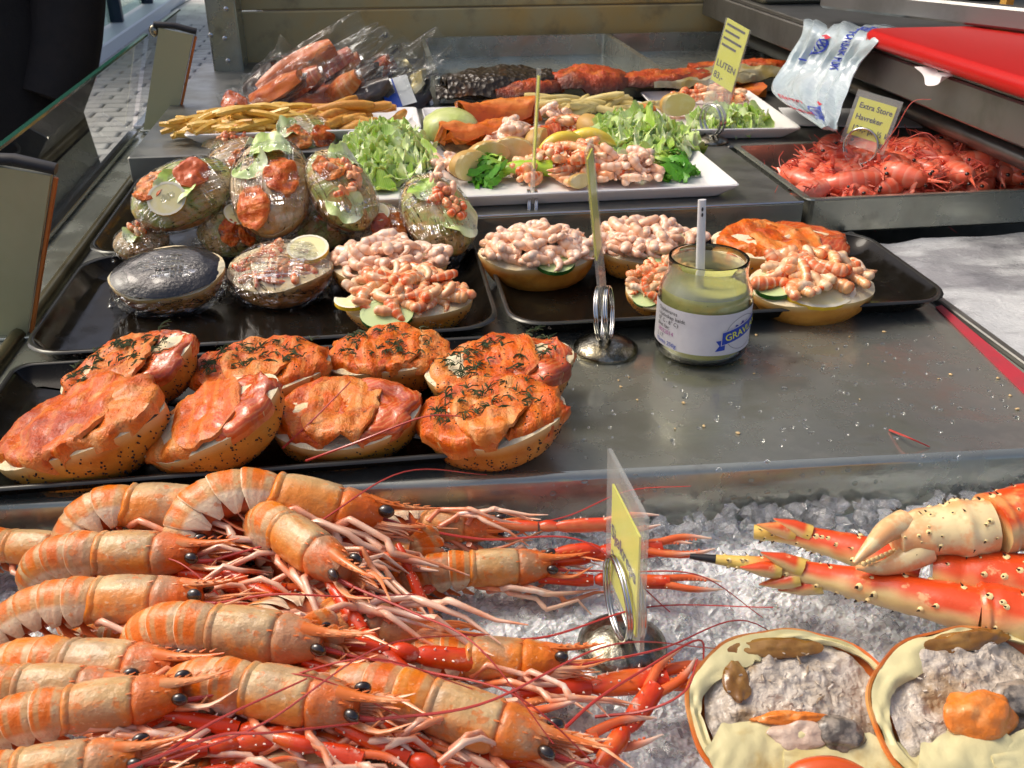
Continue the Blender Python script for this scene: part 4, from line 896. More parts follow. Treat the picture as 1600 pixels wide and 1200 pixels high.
# salmon steak with dark skin edge
def steak(px, py, L, W, H, rz, label, m_=SALMON_F, z=ZP, zz=.055):
    c = P(px, py, zz); t = empty('salmon_steak', T(c[0], c[1], z) @ RZ(rz), label, 'salmon')
    def fn(u, v):
        p = np.stack([u, v, 0 * u + px], 1); return np.stack([(u - .5) * L * (1 - .25 * (2 * v - 1) ** 2), (v - .5) * W * (1 - .2 * (2 * u - 1) ** 2), H * (1 - .5 * (2 * v - 1) ** 4) + .004 * vnoise(p, 4, px) + .0016 * vnoise(p, 14, 3)], 1)
    g = G(); g.add(*sheet(fn, 22, 12, H * .75)); g.obj('flesh', m_, t)
    g = G(); g.add(*sheet(lambda u, v: fn(u, v) - [0, 0, H * .78], 22, 12, .0022)); g.obj('skin', mat('fish_skin', (.30, .22, .10), .25, 0, lay=[('noise', 60, .4, .6, (.08, .07, .05), .8)], coat=.5) if 'fish_skin' not in MATS else MATS['fish_skin'], t)
    return t
steak(775, 192, .100, .050, .040, 12, 'cooked orange salmon steak at the left of the middle plate')
steak(742, 212, .085, .04, .030, 18, 'lower salmon steak with yellow skin edge on the middle plate')
steak(1130, 138, .125, .045, .018, -4, 'long salmon piece behind the right plate', z=.036, zz=.05)
for k, (px, py, rz) in enumerate(((845, 205, 20), (905, 190, -30), (870, 222, 70))):
    steak(px, py, .05, .034, .018, rz, ['flaky brown salmon bit behind the edge-on sign', 'flaky salmon bit left of the lettuce', 'salmon flake above the lemon wedge'][k], SALMON_D)
def potato(px, py, rz, label, zz=.055, s=1.):
    c = P(px, py, zz); t = empty('potato_wedge', T(c[0], c[1], ZP + .002) @ RZ(rz) @ S(.8 * s), label, 'potato')
    V, f, uv = blob(.030, .020, .019, 12, 18, .08, 1.3, px); V[:, 1] = np.maximum(V[:, 1], -.006 + .12 * V[:, 0]); V[:, 2] += .018
    skin = [q for q in f if np.mean(V[list(q), 1]) > -.0035 + .12 * np.mean(V[list(q), 0])]; cut = [q for q in f if q not in set(skin)]
    G().add(V, skin, uv).obj('skin', PSKIN, t); G().add(V, cut, uv).obj('cut_face', POTATO, t, None, False)
for a in ((762, 246, 10, 'potato wedge at the near left of the middle plate'), (800, 240, -20, 'potato wedge with pale cut face under the shrimps'), (842, 226, 60, 'potato half left of the edge-on sign'), (922, 202, 100, 'pale potato half beside the lettuce'), (1058, 166, 0, 'potato half with pale cut face on the right plate'), (905, 275, 20, 'small potato cube among the crayfish', .055, .5), (735, 262, 30, 'potato piece touching the plate seam')):
    potato(*a)
def seafood(name, meshes, px, py, rx, ry, h, n, label, part, cat, zz=.05, sc_=1.):
    c = P(px, py, zz); t = empty(name, T(c[0], c[1], ZP), label, cat); pile(t, meshes, part, n, rx, ry, h, .003, sc_); return t
seafood('shrimp_heap', SHR, 980, 266, .034, .024, .024, 40, 'heap of peeled pink shrimps right of the crayfish on the near plate', 'shrimp', 'shrimps')
seafood('shrimp_heap', SHR, 805, 228, .030, .022, .028, 30, 'heap of peeled shrimps on the potatoes of the middle plate', 'shrimp', 'shrimps')
seafood('shrimp_heap', SHR, 720, 256, .028, .016, .008, 16, 'few peeled shrimps at the left rim of the middle plate', 'shrimp', 'shrimps')
seafood('shrimp_heap', SHR, 850, 178, .034, .016, .008, 14, 'peeled shrimps below the pale fries', 'shrimp', 'shrimps')
seafood('crayfish_heap', CRY, 895, 262, .060, .036, .026, 80, 'heap of crayfish tails in the middle of the near plate', 'crayfish_tail', 'crayfish')
seafood('crayfish_heap', CRY, 885, 204, .036, .026, .018, 24, 'heap of crayfish tails behind the lemon wedge', 'crayfish_tail', 'crayfish')
seafood('crayfish_heap', CRY, 1110, 152, .055, .026, .018, 34, 'heap of brown crayfish tails on the right plate', 'crayfish_tail', 'crayfish')
q_ = smoothpath([(-.030, 0, -.006), (-.015, 0, .002), (0, 0, .005), (.015, 0, .002), (.030, 0, -.006)], 15)
WEDGE = G().add(*sweep(q_, .0005 + .0085 * np.sin(np.linspace(0, np.pi, 15)) ** .6, 10, .9)).mesh('lemon_wedge', mat('lemon_wedge_flesh', (.80, .60, .06), .3, coat=.3, lay=[('v', 1, .4, .6, (.82, .72, .30), .8), ('noise', 90, .5, .7, (.84, .78, .40), .5)]))
for px, py, rz, lb in ((880, 228, 15, 'lemon wedge left of the second edge-on sign'), (920, 222, -12, 'lemon wedge right of the first one')):
    c = P(px, py, .06); tag(link('lemon_wedge', WEDGE, None, T(c[0], c[1], ZP + .022) @ RZ(rz)), lb, 'lemon')
chunk('lettuce_chunk', P(705, 205, .055), (.032, .034, .02), mat('pale_cabbage', (.58, .64, .26), .4, lay=[('noise', 50, .4, .7, (.44, .54, .12), .7)], bump=[('noise', 60, .5, .005)], coat=.2), 'pale green lettuce chunk at the left of the middle plate', 'lettuce', seed=4)
chunk('red_onion', P(722, 190, .06), (.022, .008, .006), mat('red_onion', (.20, .03, .06), .3), 'dark red onion piece beside the salmon steak', 'onion', seed=5, z=.055)
chunk('lemon_half', P(1010, 170, .05), (.012, .010, .008), SALMON_P, 'small orange bit left of the potato half on the right plate', 'salmon', seed=6)
def curly(px, py, rz, label, stem):
    c = P(px, py, .045); t = empty('curly_garnish', T(c[0], c[1], ZP) @ RZ(rz), label, 'garnish')
    for i in range(46):
        a = random.uniform(-1.3, 1.3); L = random.uniform(.022, .042); sd_ = random.random() * 9
        def fn(u, v):
            x = u * L; w = .0022 + .007 * u; y = (v - .5) * w + .0035 * np.sin(u * 9 + sd_) * u; z = .012 * np.sin(u * 2.6 + sd_ * .3) + .0022 * np.sin(u * 40 + v * 7 + sd_) * u + .002
            return np.stack([x, y, z], 1)
        G().add(*sheet(fn, 16, 4, .0004)).obj('frond', LETT_G, t, T(.004 * random.random(), .004 * random.random(), random.uniform(.001, .012)) @ RZ(math.degrees(a)) @ RX(random.uniform(-70, 70)))
    if stem: G().add(*sweep(smoothpath([(.004, 0, .008), (-.02, .002, .012), (-.05, .0, .010)], 9), np.linspace(.009, .014, 9), 12, .6)).obj('stem', mat('celery_stem', (.40, .62, .05), .3, coat=.3, lay=[('uvwave', (5, .2, 6, 1), .5, 1, (.30, .50, .03), .6)]), t)
curly(785, 272, 172, 'curly green lettuce sprig with a thick stem on the near plate', True)
curly(1030, 266, -8, 'curly green endive at the right end of the near plate', False)

# ------------------------------------------------------------------ steel bins at the back
def bin_(name, x0, x1, y0, y1, z0, z1, label, m_=STEEL, th=.003, rot=0):
    w, d, h = x1 - x0, y1 - y0, z1 - z0
    t = empty(name, T((x0 + x1) / 2, (y0 + y1) / 2, z0) @ RZ(rot), label, 'bin')
    V, f, _ = dish(w, d, [(.002, 0, .006), (0, .002, .006), (0, h - .003, .006), (-.004, h - .001, .008), (-.0035, h + .0005, .008), (th, h, .005), (th + .002, .004, .004), (th + .004, .003, .004)], .006, 4)
    G().add(V, f).obj('pan', m_, t, None, False); return t
bin_('steel_bin', .088, .405, 1.352, 1.712, .0355, .072, 'steel bin holding dark peppered fish fillets against the back guard')
bin_('steel_bin', .412, .70, 1.372, 1.725, .0355, .070, 'steel bin of smoked fillets and mackerel at the back right')
bin_('shrimp_bin', .416, .80, .866, 1.076, .0005, .037, 'shallow steel bin full of red cooked shrimps', STEEL)
def fillet(px, py, zz, L, W, H, rz, m_, label, cat='fish fillet', zb=.05, name='fish_fillet', tilt=0):
    c = P(px, py, zz); t = empty(name, T(c[0], c[1], zb) @ RZ(rz) @ RY(tilt), label, cat)
    def fn(u, v):
        p = np.stack([u, v, 0 * u + px * .1], 1); w = W * np.sin(np.clip(.12 + u * .8, 0, 1) * np.pi) ** .5
        return np.stack([(u - .5) * L, (v - .5) * w, H * .75 * np.clip(1 - (2 * v - 1) ** 4, 0, 1) ** .6 * (.6 + .4 * np.sin(np.clip(.1 + u * .85, 0, 1) * np.pi)) + H * .16 * vnoise(p, 5, px) + .0030 * vnoise(p, 13, px) + .0022 * vnoise(p, 26, px)], 1)
    G().add(*sheet(fn, 24, 12, .004)).obj('flesh', m_, t); return t
PEPF = mat('peppered_fillet', (.030, .020, .010), .35, 0, .5, lay=[('cell', 120, .25, .05, (.10, .055, .015), .8), ('noise', 30, .6, .75, (.20, .07, .01), .7)], bump=[('cell', 140, .8, .004)], coat=.1)
REDF = mat('red_smoked_fillet', (.50, .06, .006), .35, 0, .5, lay=[('noise', 50, .45, .65, (.64, .17, .02), .8), ('noise', 22, .48, .62, (.16, .025, .006), .9), ('v', 1, .12, .0, (.06, .02, .008), .9), ('u', 1, .9, 1., (.30, .06, .01), .8)], bump=[('noise', 90, 1., .006), ('noise', 260, .8, .002)], coat=.3)
GOLDF = mat('golden_mackerel', (.40, .30, .08), .25, .3, .5, lay=[('noise', 30, .4, .65, (.56, .54, .40), .7), ('noise', 14, .55, .7, (.10, .09, .04), .8)], coat=.5)
fillet(778, 108, .085, .15, .10, .034, 8, PEPF, 'black peppered fillet at the left of the first bin', zb=.060)
fillet(745, 118, .08, .11, .06, .016, -5, PEPF, 'lower edge of a second black peppered fillet', zb=.056)
fillet(822, 120, .078, .10, .065, .024, 14, REDF, 'red smoked fillet in the middle of the first bin', zb=.058)
fillet(922, 110, .080, .105, .075, .030, 8, REDF, 'red smoked fillet at the right of the first bin', zb=.060)
fillet(1040, 104, .08, .17, .06, .018, 6, REDF, 'thin red smoked fillet at the left of the second bin', zb=.060)
fillet(1150, 96, .08, .20, .05, .020, 3, GOLDF, 'golden smoked mackerel in the second bin', 'fish', .058, 'smoked_mackerel')
fillet(1100, 104, .08, .16, .04, .014, 10, GOLDF, 'pale silvery mackerel under the leaning price sign', 'fish', .058, 'smoked_mackerel')
fillet(1175, 84, .085, .19, .05, .018, 4, REDF, 'orange brown fillet furthest back in the second bin', zb=.062)

# vacuum packed fish in the far left corner
CARD_B = mat('blue_print_card', (.03, .10, .50), .35); CARD_W = mat('white_print_card', (.74, .75, .72), .4); SILV = mat('silver_backing', (.5, .5, .5), .25, .9); DARKF = mat('dark_fish_skin', (.05, .03, .02), .3, 0, coat=.5, lay=[('noise', 40, .5, .7, (.22, .10, .05), .6)])
def vac(px0, py0, px1, py1, z0, z1, W, m_, label, extra=.05, roll=0, lab=None):
    a, b = P(px0, py0, z0), P(px1, py1, z1); L = np.linalg.norm(b - a); t = empty('vacuum_pack', axis_frame(a, b, roll), label, 'vacuum pack', 'vacuum packed fish in the corner')
    def fn(u, v):
        w = W * np.sin(np.clip(.14 + u * .74, 0, 1) * np.pi) ** .6; p = np.stack([u, v, 0 * u + px0], 1)
        return np.stack([(u - .5) * L, (v - .5) * w, .008 * np.clip(1 - (2 * v - 1) ** 2, 0, 1) + .0022 * vnoise(p, 5, 1)], 1)
    G().add(*sheet(fn, 22, 12, .008)).obj('fish', m_, t)
    G().add(*sheet(lambda u, v: fn(u, v) * [1.02, 1.06, .2] - [0, 0, .0095], 12, 6, .001)).obj('backing', SILV, t)
    sd_ = px0 % 17
    def bg_(s_):
        def f2(u, v):
            x = (u - .42) * (L + extra * 1.6); w = W * 1.12 * (.86 + .14 * np.sin(u * np.pi)); p = np.stack([u, v, 0 * u + sd_], 1)
            e = np.clip(1 - (2 * v - 1) ** 4, 0, 1) * np.clip(1 - (2 * u - 1) ** 6, 0, 1); fl = np.clip((x - L * .5) / extra, 0, 1)
            return np.stack([x, (v - .5) * w, s_ * .011 * e + .004 * vnoise(p, 7, s_ + 3) + fl * (.014 * np.sin(v * 9 + sd_) + .012 * vnoise(p, 5, 9)) + .001], 1)
        return f2
    g = G(); g.add(*sheet(bg_(1), 24, 16)); g.add(*sheet(bg_(-1), 24, 16)); g.obj('clear_bag', BAG, t)
    if lab:
        for k, (m2, x0, w2) in enumerate(lab): G().add(*box(x0, -W * .4, .0125 + .0006 * k, x0 + w2, W * .4, .0128 + .0006 * k, 0)).obj('label', m2, t, None, False)
    return t
vac(408, 146, 520, 72, .05, .105, .046, SALMON_F, 'vacuum packed orange salmon side leaning highest in the corner', roll=58)
vac(432, 150, 548, 82, .045, .095, .040, SALMON_D, 'vacuum packed salmon with dark skin behind the big orange one', roll=30)
vac(480, 140, 562, 88, .045, .09, .038, SALMON_P, 'brownish vacuum pack in the middle of the corner pile', roll=35)
vac(430, 168, 505, 136, .04, .055, .045, SALMON_D, 'vacuum pack with red and green filling low in front', roll=40)
vac(455, 172, 540, 150, .04, .045, .04, SALMON_F, 'thin vacuum pack of bright salmon strips at the front', roll=30)
vac(520, 150, 590, 105, .04, .085, .038, DARKF, 'dark vacuum packed fish in the middle', roll=40)
vac(545, 158, 590, 130, .04, .055, .045, DARKF, 'crumpled dark vacuum pack in front', roll=20)
vac(580, 150, 640, 100, .04, .08, .055, GOLDF, 'vacuum pack with pale smoked fish and large clear flap', .06, 45)
vac(592, 162, 670, 140, .04, .055, .06, DARKF, 'vacuum pack with a blue and white card at the right end', .03, 40, [(CARD_B, -.028, .02), (CARD_W, -.008, .02)])
vac(620, 148, 665, 118, .045, .075, .05, GOLDF, 'small clear vacuum pack beside the first steel bin', .03, 40)
vac(385, 140, 430, 105, .045, .08, .05, DARKF, 'dark vacuum pack in the shadow at the far left', .03, 40)
vac(360, 150, 372, 172, .05, .04, .035, SALMON_D, 'small reddish pack by the counter rim', .02, 10)
for k, (a_, b_, z0_, z1_, m_) in enumerate((((395, 158), (470, 118), .045, .085, SALMON_F), ((425, 160), (500, 110), .042, .085, SALMON_D), ((505, 160), (560, 118), .042, .08, SALMON_P), ((530, 165), (610, 128), .04, .07, DARKF), ((560, 140), (610, 92), .045, .09, SALMON_D), ((600, 156), (655, 120), .04, .07, DARKF), ((470, 166), (545, 140), .04, .055, SALMON_F))):
    vac(*a_, *b_, z0_, z1_, .034, m_, ['narrow orange pack leaning under the highest salmon pack', 'narrow dark red pack second from the left', 'narrow pale pink pack in the middle of the corner', 'narrow dark pack low in the middle of the corner', 'narrow red brown pack leaning at the back of the pile', 'narrow dark pack beside the blue and white card', 'narrow bright orange pack lowest at the front of the pile'][k], .03, 50 + 8 * (k % 3))
# clear lids among the plates
# ------------------------------------------------------------------ steel bench, red board, bag
t = empty('steel_bench', T(.578, 1.2, .142), 'steel work bench with an apron beam over the right of the counter', 'bench')
BENCH = mat('bench_steel', (.26, .26, .25), .36, .85, lay=[('noise', 14, .45, .7, (.16, .16, .15), .7)], bump=[('noise', 120, .1, .002)])
g = G(); g.add(*box(.004, -.75, -.006, .9, .53, 0, .001)); g.obj('bench_top', BENCH, t, None, False)
g = G(); g.add(*box(.002, -.75, -.044, .014, .53, -.0065, .002)); g.obj('apron_beam', BENCH, t, None, False)
g = G(); g.add(*sweep([(.06, -.70, -.075), (.06, .5, -.075)], .010, 14)); g.obj('cross_bar', BENCH, t)
for y in (-.70, .5): 
    g = G(); g.add(*box(.40, y - .015, -1.04, .43, y + .015, -.045, .002)); g.obj('leg', BENCH, t, None, False)
t = empty('steel_box', T(.66, 1.60, .143), 'dark steel box standing on the far end of the bench', 'box')
g = G(); g.add(*box(-.07, -.12, 0, .33, .10, .05, .004)); g.obj('case', mat('greenish_steel', (.16, .16, .11), .4, .7), t, None, False)
g = G(); g.add(*box(-.075, -.125, .0505, .335, .105, .058, .003)); g.obj('lid', STEEL_D, t, None, False)
REDP = mat('red_plastic_board', (.48, .008, .007), .35, 0, .5, lay=[('noise', 40, .45, .7, (.50, .012, .012), .6)], bump=[('noise', 200, .25, .001)])
p0 = PX(1374, 52, .546); 
t = empty('cutting_board', T(.562, .46, .1435), 'red plastic cutting board lying on the steel bench', 'cutting board')
V, f, _ = dish(.45, .645, [(.004, 0, .02), (.0, .004, .022), (0, .013, .022), (.004, .017, .02), (.006, .0172, .02)], .02, 6)
G().add(V, f).obj('board', REDP, t, T(.225, .322, 0))
SCRAP = mat('fish_scrap', (.70, .62, .50), .4)
for k in range(12):
    p = (rng.uniform(.03, .40), rng.uniform(.25, .60)); 
    tag(G().add(*blob(rng.uniform(.002, .006), rng.uniform(.001, .0025), .0012, 5, 8)).obj('fish_scrap', SCRAP, None, T(.562 + p[0], .46 + p[1], .162) @ RZ(rng.uniform(0, 180))), 'tiny pale fish scrap on the red cutting board', 'scrap', 'scraps on the cutting board')
t = empty('rail', T(.95, 1.35, .19), 'grey steel rail above the cutting board at the top right', 'rail')
a, b = PY(1290, -4, 1.30), PY(1640, 34, 1.02)
g = G(); g.add(*box(0, -.012, -.012, float(np.linalg.norm(b - a)) + .3, .012, .012, .003)); bb = g.obj('bar', BENCH, t, None, False); bb.matrix_local = T(*(-Vector(t.location))) @ axis_frame(a, b, 0, 0)
WOODY = mat('yellow_wood', (.52, .28, .05), .55, lay=[('wave', (8, .3, 3, 3), .4, .9, (.40, .18, .03), .6)], bump=[('noise', 60, .2, .002)])
t = empty('wooden_crate', T(.93, 1.30, .1435), 'yellow wooden slat behind the red board', 'crate')
for k in range(3): 
    g = G(); g.add(*box(0, .03 * k, .002 + .028 * k, .24, .03 * k + .01, .026 + .028 * k, .001)); g.obj('slat', WOODY, t, None, False)
for x in (.0, .23):
    g = G(); g.add(*box(x - .006, .0, .0, x + .006, .10, .0015, 0)); g.add(*box(x - .006, .085, .0, x + .006, .10, .09, 0)); g.obj('corner_post', WOODY, t, None, False)
tag(G().add(*sweep(smoothpath([(0, 0, 0), (.03, .02, .012), (.06, .01, .004)], 10), [.004, .008, .009, .008, .006, .006, .008, .009, .008, .004], 10)).obj('knife_handle', BLACK_RUB, None, T(.82, 1.18, .150)), 'black knife handle lying behind the cutting board', 'knife')
tag(G().add(*sheet(lambda u, v: np.stack([-.012 * v + .002 * np.sin(u * 11), .050 * u, -.016 * v * (1 - (2 * u - 1) ** 2) ** .7 * (1.2 - u) - .001 + .001 * np.sin(u * 9)], 1), 14, 6, .0006)).obj('paper_scrap', mat('white_paper', (.76, .76, .75), .6), None, T(.5740, .92, .1410)), 'white crumpled paper hanging from under the red board', 'paper')
tag(G().add(*box(0, 0, 0, .16, .10, .0015, 0)).obj('white_lid', WHITE_P, None, T(.52, 1.16, .037) @ RZ(-12), False), 'flat white card under the bench beside the plastic bag', 'card')
# plastic carrier bag hanging over the bench edge
BAGM = mat('pale_blue_plastic_bag', (.44, .53, .56), .22, 0, .5, lay=[('noise', 30, .45, .7, (.56, .62, .64), .8)], bump=[('noise', (40, 1, .3, 1), .6, .006), ('noise', 160, .3, .002)], coat=.4, sss=.0, alpha=1)
tb = empty('plastic_bag', T(0, 0, 0), 'pale blue plastic bag with printed fish emblems hanging over the bench edge', 'bag')
pl = [P(1262, 34, .146), P(1268, 36, .146), P(1245, 80, .12), P(1212, 145, .085), P(1300, 205, .040)]
def edge(pts): return smoothpath(pts, 40)
L_ = edge([PX(1262, 28, .63), PX(1260, 44, .572), PX(1238, 92, .556), PX(1206, 142, .512), PX(1285, 200, .455)])
R_ = edge([PX(1405, 40, .72), PX(1385, 56, .578), PX(1345, 105, .562), PX(1318, 160, .525), PX(1305, 202, .462)])
def bag_fn(u, v, off=0.):
    i = np.clip(u * 39, 0, 39); i0 = np.minimum(i.astype(int), 38); t_ = (i - i0)[:, None]
    l = L_[i0] * (1 - t_) + L_[i0 + 1] * t_; r = R_[i0] * (1 - t_) + R_[i0 + 1] * t_; q = l + (r - l) * v[:, None]
    p = np.stack([u, v, 0 * u], 1); w = .012 * vnoise(p * [1.5, 6, 1], 1.3, 4) + .006 * vnoise(p * [3, 9, 1], 2, 6) + .004 * np.abs(vnoise(p * [4, 7, 1], 2.6, 8)) + .003 * np.sin(v * 34 + u * 5) * u
    return q + np.outer(w + .012 * np.sin(v * np.pi) * np.sin(u * np.pi) + off, [-.75, -.55, .35])
G().add(*sheet(bag_fn, 60, 40, .0012)).obj('bag_sheet', BAGM, tb)
def bag_print(V, f, u0, v0, su, sv, rot, m_, name):
    V = np.asarray(V, float); c, s_ = math.cos(rot), math.sin(rot); x = (V[:, 0] * c - V[:, 1] * s_) * 1.8; y = V[:, 0] * s_ + V[:, 1] * c
    W = bag_fn(np.clip(u0 - y * su, 0, 1), np.clip(v0 + x * sv, 0, 1), .0012); G().add(W, f).obj(name, m_, tb, None, False)
def line(pts, w):
    p = np.asarray(pts, float); t_ = np.gradient(p, axis=0); n_ = np.stack([-t_[:, 1], t_[:, 0]], 1); n_ /= np.linalg.norm(n_, axis=1, keepdims=True) + 1e-9
    return np.concatenate([p + n_ * w, p - n_ * w]), [(i, i + 1, len(p) + i + 1, len(p) + i) for i in range(len(p) - 1)]
BPB = mat('blue_bag_print', (.03, .06, .42), .35); BPR = mat('red_bag_print', (.60, .04, .06), .35)
def emblem(u0, v0, s_, rot):
    a = np.linspace(0, np.pi, 20)
    for sg in (1, -1): bag_print(*line(np.stack([np.linspace(-1, 1, 20), sg * .55 * np.sin(a)], 1), .07), u0, v0, s_, s_ * 1.25, rot, BPB, 'fish_emblem')
    for k in range(5):
        x = -.6 + .3 * k; bag_print(*line([(x - .2, -.36), (x, 0), (x + .2, .36)], .05), u0, v0, s_, s_ * 1.25, rot, BPB, 'fish_emblem'); bag_print(*line([(x + .2, -.36), (x, 0), (x - .2, .36)], .05), u0, v0, s_, s_ * 1.25, rot, BPB, 'fish_emblem')
    for sg in (1, -1): bag_print(*line([(-1, 0), (-1.25, sg * .25), (-1.5, sg * .55)], .08), u0, v0, s_, s_ * 1.25, rot, BPB, 'fish_emblem')
    bag_print([(1.0, .1), (1.35, .0), (1.4, .4), (1.1, .5)], [(0, 1, 2, 3)], u0, v0, s_, s_ * 1.25, rot, BPR, 'red_cap')
emblem(.42, .36, .075, 1.15); emblem(.88, .62, .075, .9); emblem(.20, .80, .05, .35)
V, f = text_mesh('FONSAK FISK', .1, .02, 'CENTER'); bag_print(V * [6.0, 6, 1], f, .40, .68, .085, .11, -1.45, BPB, 'lettering')
for k, s in enumerate(('Bergen', 'Fisketorget')): V, f = text_mesh(s, .1, .02, 'CENTER'); bag_print(V * 6, f, .80 + .09 * k, .28 - .03 * k, .075, .11, -.15, BPR, 'lettering')
# ------------------------------------------------------------------ shell-on prawns in the bin
PRAWN = mat('red_prawn_shell', (.76, .125, .06), .3, 0, .4, lay=[('ubands', 8, .5, .95, (.78, .30, .20), .7), ('noise', 60, .45, .7, (.74, .18, .11), .7), ('v', 1, .5, 1., (.82, .42, .34), .6), ('noise', 18, .58, .75, (.46, .02, .015), .6)], bump=[('noise', 200, .3, .001)], coat=.4, sss=.05)
PRLEG = mat('prawn_feeler', (.62, .10, .07), .3, coat=.3)
EYE = mat('black_eye', (.018, .010, .006), .06, 0, .6, lay=[('noise', 60, .5, .7, (.06, .025, .012), .7)], coat=.8)
def prawn_mesh(seed):
    rs = np.random.default_rng(seed); n = 22; s = np.linspace(0, 1, n); curl = rs.uniform(.7, 2.3); th = -curl * np.clip(s - .35, 0, 1) ** 1.2 * 1.6
    st = .075 / n; x = np.cumsum(-np.cos(th) * st); z = np.cumsum(np.sin(th) * st); p = np.stack([x, .003 * np.sin(s * 4 + seed), z], 1)
    r = np.interp(s, [0, .08, .25, .36, .5, .8, .94, 1], [.0026, .0076, .0104, .0108, .0100, .0066, .0036, .0014]) * (1 + .05 * np.sign(np.sin(s * 2 * np.pi * 8)) * (s > .35))
    g = G(); g.add(*sweep(p, r, 10, 1.15)); o = p[0]
    g.add(*sweep([o, o + [.010, 0, .0035], o + [.022, 0, .0075]], [.0024, .0013, .0003], 6))
    t_ = p[-1]; d = p[-1] - p[-3]; d /= np.linalg.norm(d)
    for k in (-1, 0, 1): g.add(*sweep([t_, t_ + d * .008 + [0, .004 * k, 0], t_ + d * .016 + [0, .007 * k, 0]], [.0014, .0026, .0012], 6, .35))
    g.v[0] = g.v[0]; c = np.mean(p, 0); g.v = [q - c for q in g.v]
    l = G()
    for k in range(5):
        b0 = p[2 + k] - c; 
        for sg in (1, -1): l.add(*sweep(smoothpath([b0 + [0, sg * .003, -.006], b0 + [.006 - .002 * k, sg * rs.uniform(.006, .012), -.012], b0 + [.014, sg * rs.uniform(.004, .013), -rs.uniform(.010, .018)]], 6), [.0008, .0008, .0007, .0006, .0005, .0003], 4))
    for sg in (1, -1):
        q = o - c; a = rs.uniform(-.5, .5); l.add(*sweep(smoothpath([q, q + [.012, sg * .004, .003], q + [.022, sg * .008 + .006 * a, .002 + .004 * rs.random()], q + [.028, sg * .014, -.002]], 12), np.linspace(.0005, .00025, 12), 4))
    e = G()
    for sg in (1, -1): e.add(*blob(.0020, .0018, .0020, 6, 8), m=T(*(o - c + np.array([.001, sg * .0052, .003]))))
    return g.mesh('prawn', PRAWN), l.mesh('feelers', PRLEG), e.mesh('eyes', EYE)
PR = [prawn_mesh(k + 1) for k in range(8)]
for i in range(190):
    x = random.uniform(.450, .750); y = random.uniform(.928, 1.045)
    if x < .52 and y > 1.0: continue
    h = .010 + .014 * min(1, (x - .43) / .10) * min(1, (1.08 - y) / .05 + .2)
    z = .006 + (h * random.random() if i < 70 else h + random.uniform(-.002, .006))
    a, b, c = random.choice(PR)
    t = link('prawn', a, None, T(x, y, z + .004) @ RZ(random.uniform(0, 360)) @ RX(random.choice([90, -90, 75, -75, 100, -100]) + random.uniform(-18, 18)) @ S(random.uniform(.9, 1.25)))
    tag(t, 'red cooked shell-on prawn lying in the shallow steel bin', 'prawn', 'prawns heaped in the steel bin'); link('feelers', b, t); link('eyes', c, t)
t = link('prawn', PR[2][0], None, T(.545 + .35, .45 + .50, .170) @ RZ(170)); tag(t, 'prawn lying on the red cutting board', 'prawn'); link('feelers', PR[2][1], t); link('eyes', PR[2][2], t)
for k, pts in enumerate(([PX(1375, 235, .50), PX(1400, 200, .50), PX(1425, 160, .505), PX(1455, 155, .52)], [PX(1400, 225, .51), PX(1440, 208, .52), PX(1460, 215, .53), PX(1470, 230, .54)])):
    tag(G().add(*sweep(smoothpath(pts, 24), np.linspace(.0006, .0003, 24), 5)).obj('loose_feeler', PRLEG), ['long thin red feeler standing up out of the prawn heap', 'short curved red feeler over the prawn heap'][k], 'feeler')

# ------------------------------------------------------------------ langoustines
SHELL = mat('langoustine_shell', (.58, .31, .12), .34, 0, .4, lay=[('noise', 70, .4, .65, (.66, .48, .26), .8), ('u', 1, .28, .40, (.72, .15, .004), .96), ('u', 1, .66, .72, (.54, .28, .10), .85), ('u', 1, .80, .88, (.74, .16, .006), .96), ('u', 1, .945, .98, (.80, .60, .38), .85),
            ('noise', 26, .52, .68, (.78, .24, .01), .7), ('v', 1, .42, .60, (.78, .44, .18), .45), ('v', 1, .60, .69, (.82, .70, .50), .75), ('noise', 16, .54, .70, (.46, .06, .004), .7), ('noise', 40, .54, .66, (.44, .30, .18), .65), ('noise', 180, .57, .66, (.70, .17, .02), .6), ('noise', 300, .62, .75, (.82, .60, .36), .5)],
            bump=[('noise', 130, .6, .002), ('noise', 600, .5, .0006)], coat=.2, sss=.04)
CARA = mat('langoustine_carapace', (.56, .34, .14), .36, 0, .4, lay=[('noise', 55, .4, .62, (.64, .45, .23), .9), ('v', 1, .14, .38, (.74, .21, .010), .75), ('v', 1, .50, .70, (.76, .38, .14), .6), ('u', 1, .60, .90, (.72, .15, .006), .85), ('u', 1, .07, .0, (.76, .21, .01), .95), ('u', 1, .575, .60, (.62, .09, .006), .7), ('u', 1, .66, .62, (.50, .28, .12), .0), ('noise', 22, .50, .66, (.74, .20, .012), .75), ('noise', 34, .46, .60, (.38, .26, .15), .7), ('noise', 170, .56, .65, (.70, .16, .015), .6), ('noise', 320, .60, .72, (.80, .62, .42), .6)],
           bump=[('noise', 110, .7, .0022), ('cell', 330, -.6, .0012)], coat=.2, sss=.04)
BELLY = mat('langoustine_belly', (.62, .13, .035), .35, 0, .5, lay=[('noise', 50, .45, .7, (.74, .36, .18), .8)], coat=.3)
LEG = mat('langoustine_leg', (.78, .50, .36), .28, 0, .5, lay=[('noise', 28, .45, .62, (.76, .20, .05), .8), ('u', 1, .30, .0, (.72, .12, .02), .7), ('noise', 70, .55, .75, (.86, .74, .66), .8)], coat=.4, sss=.08)
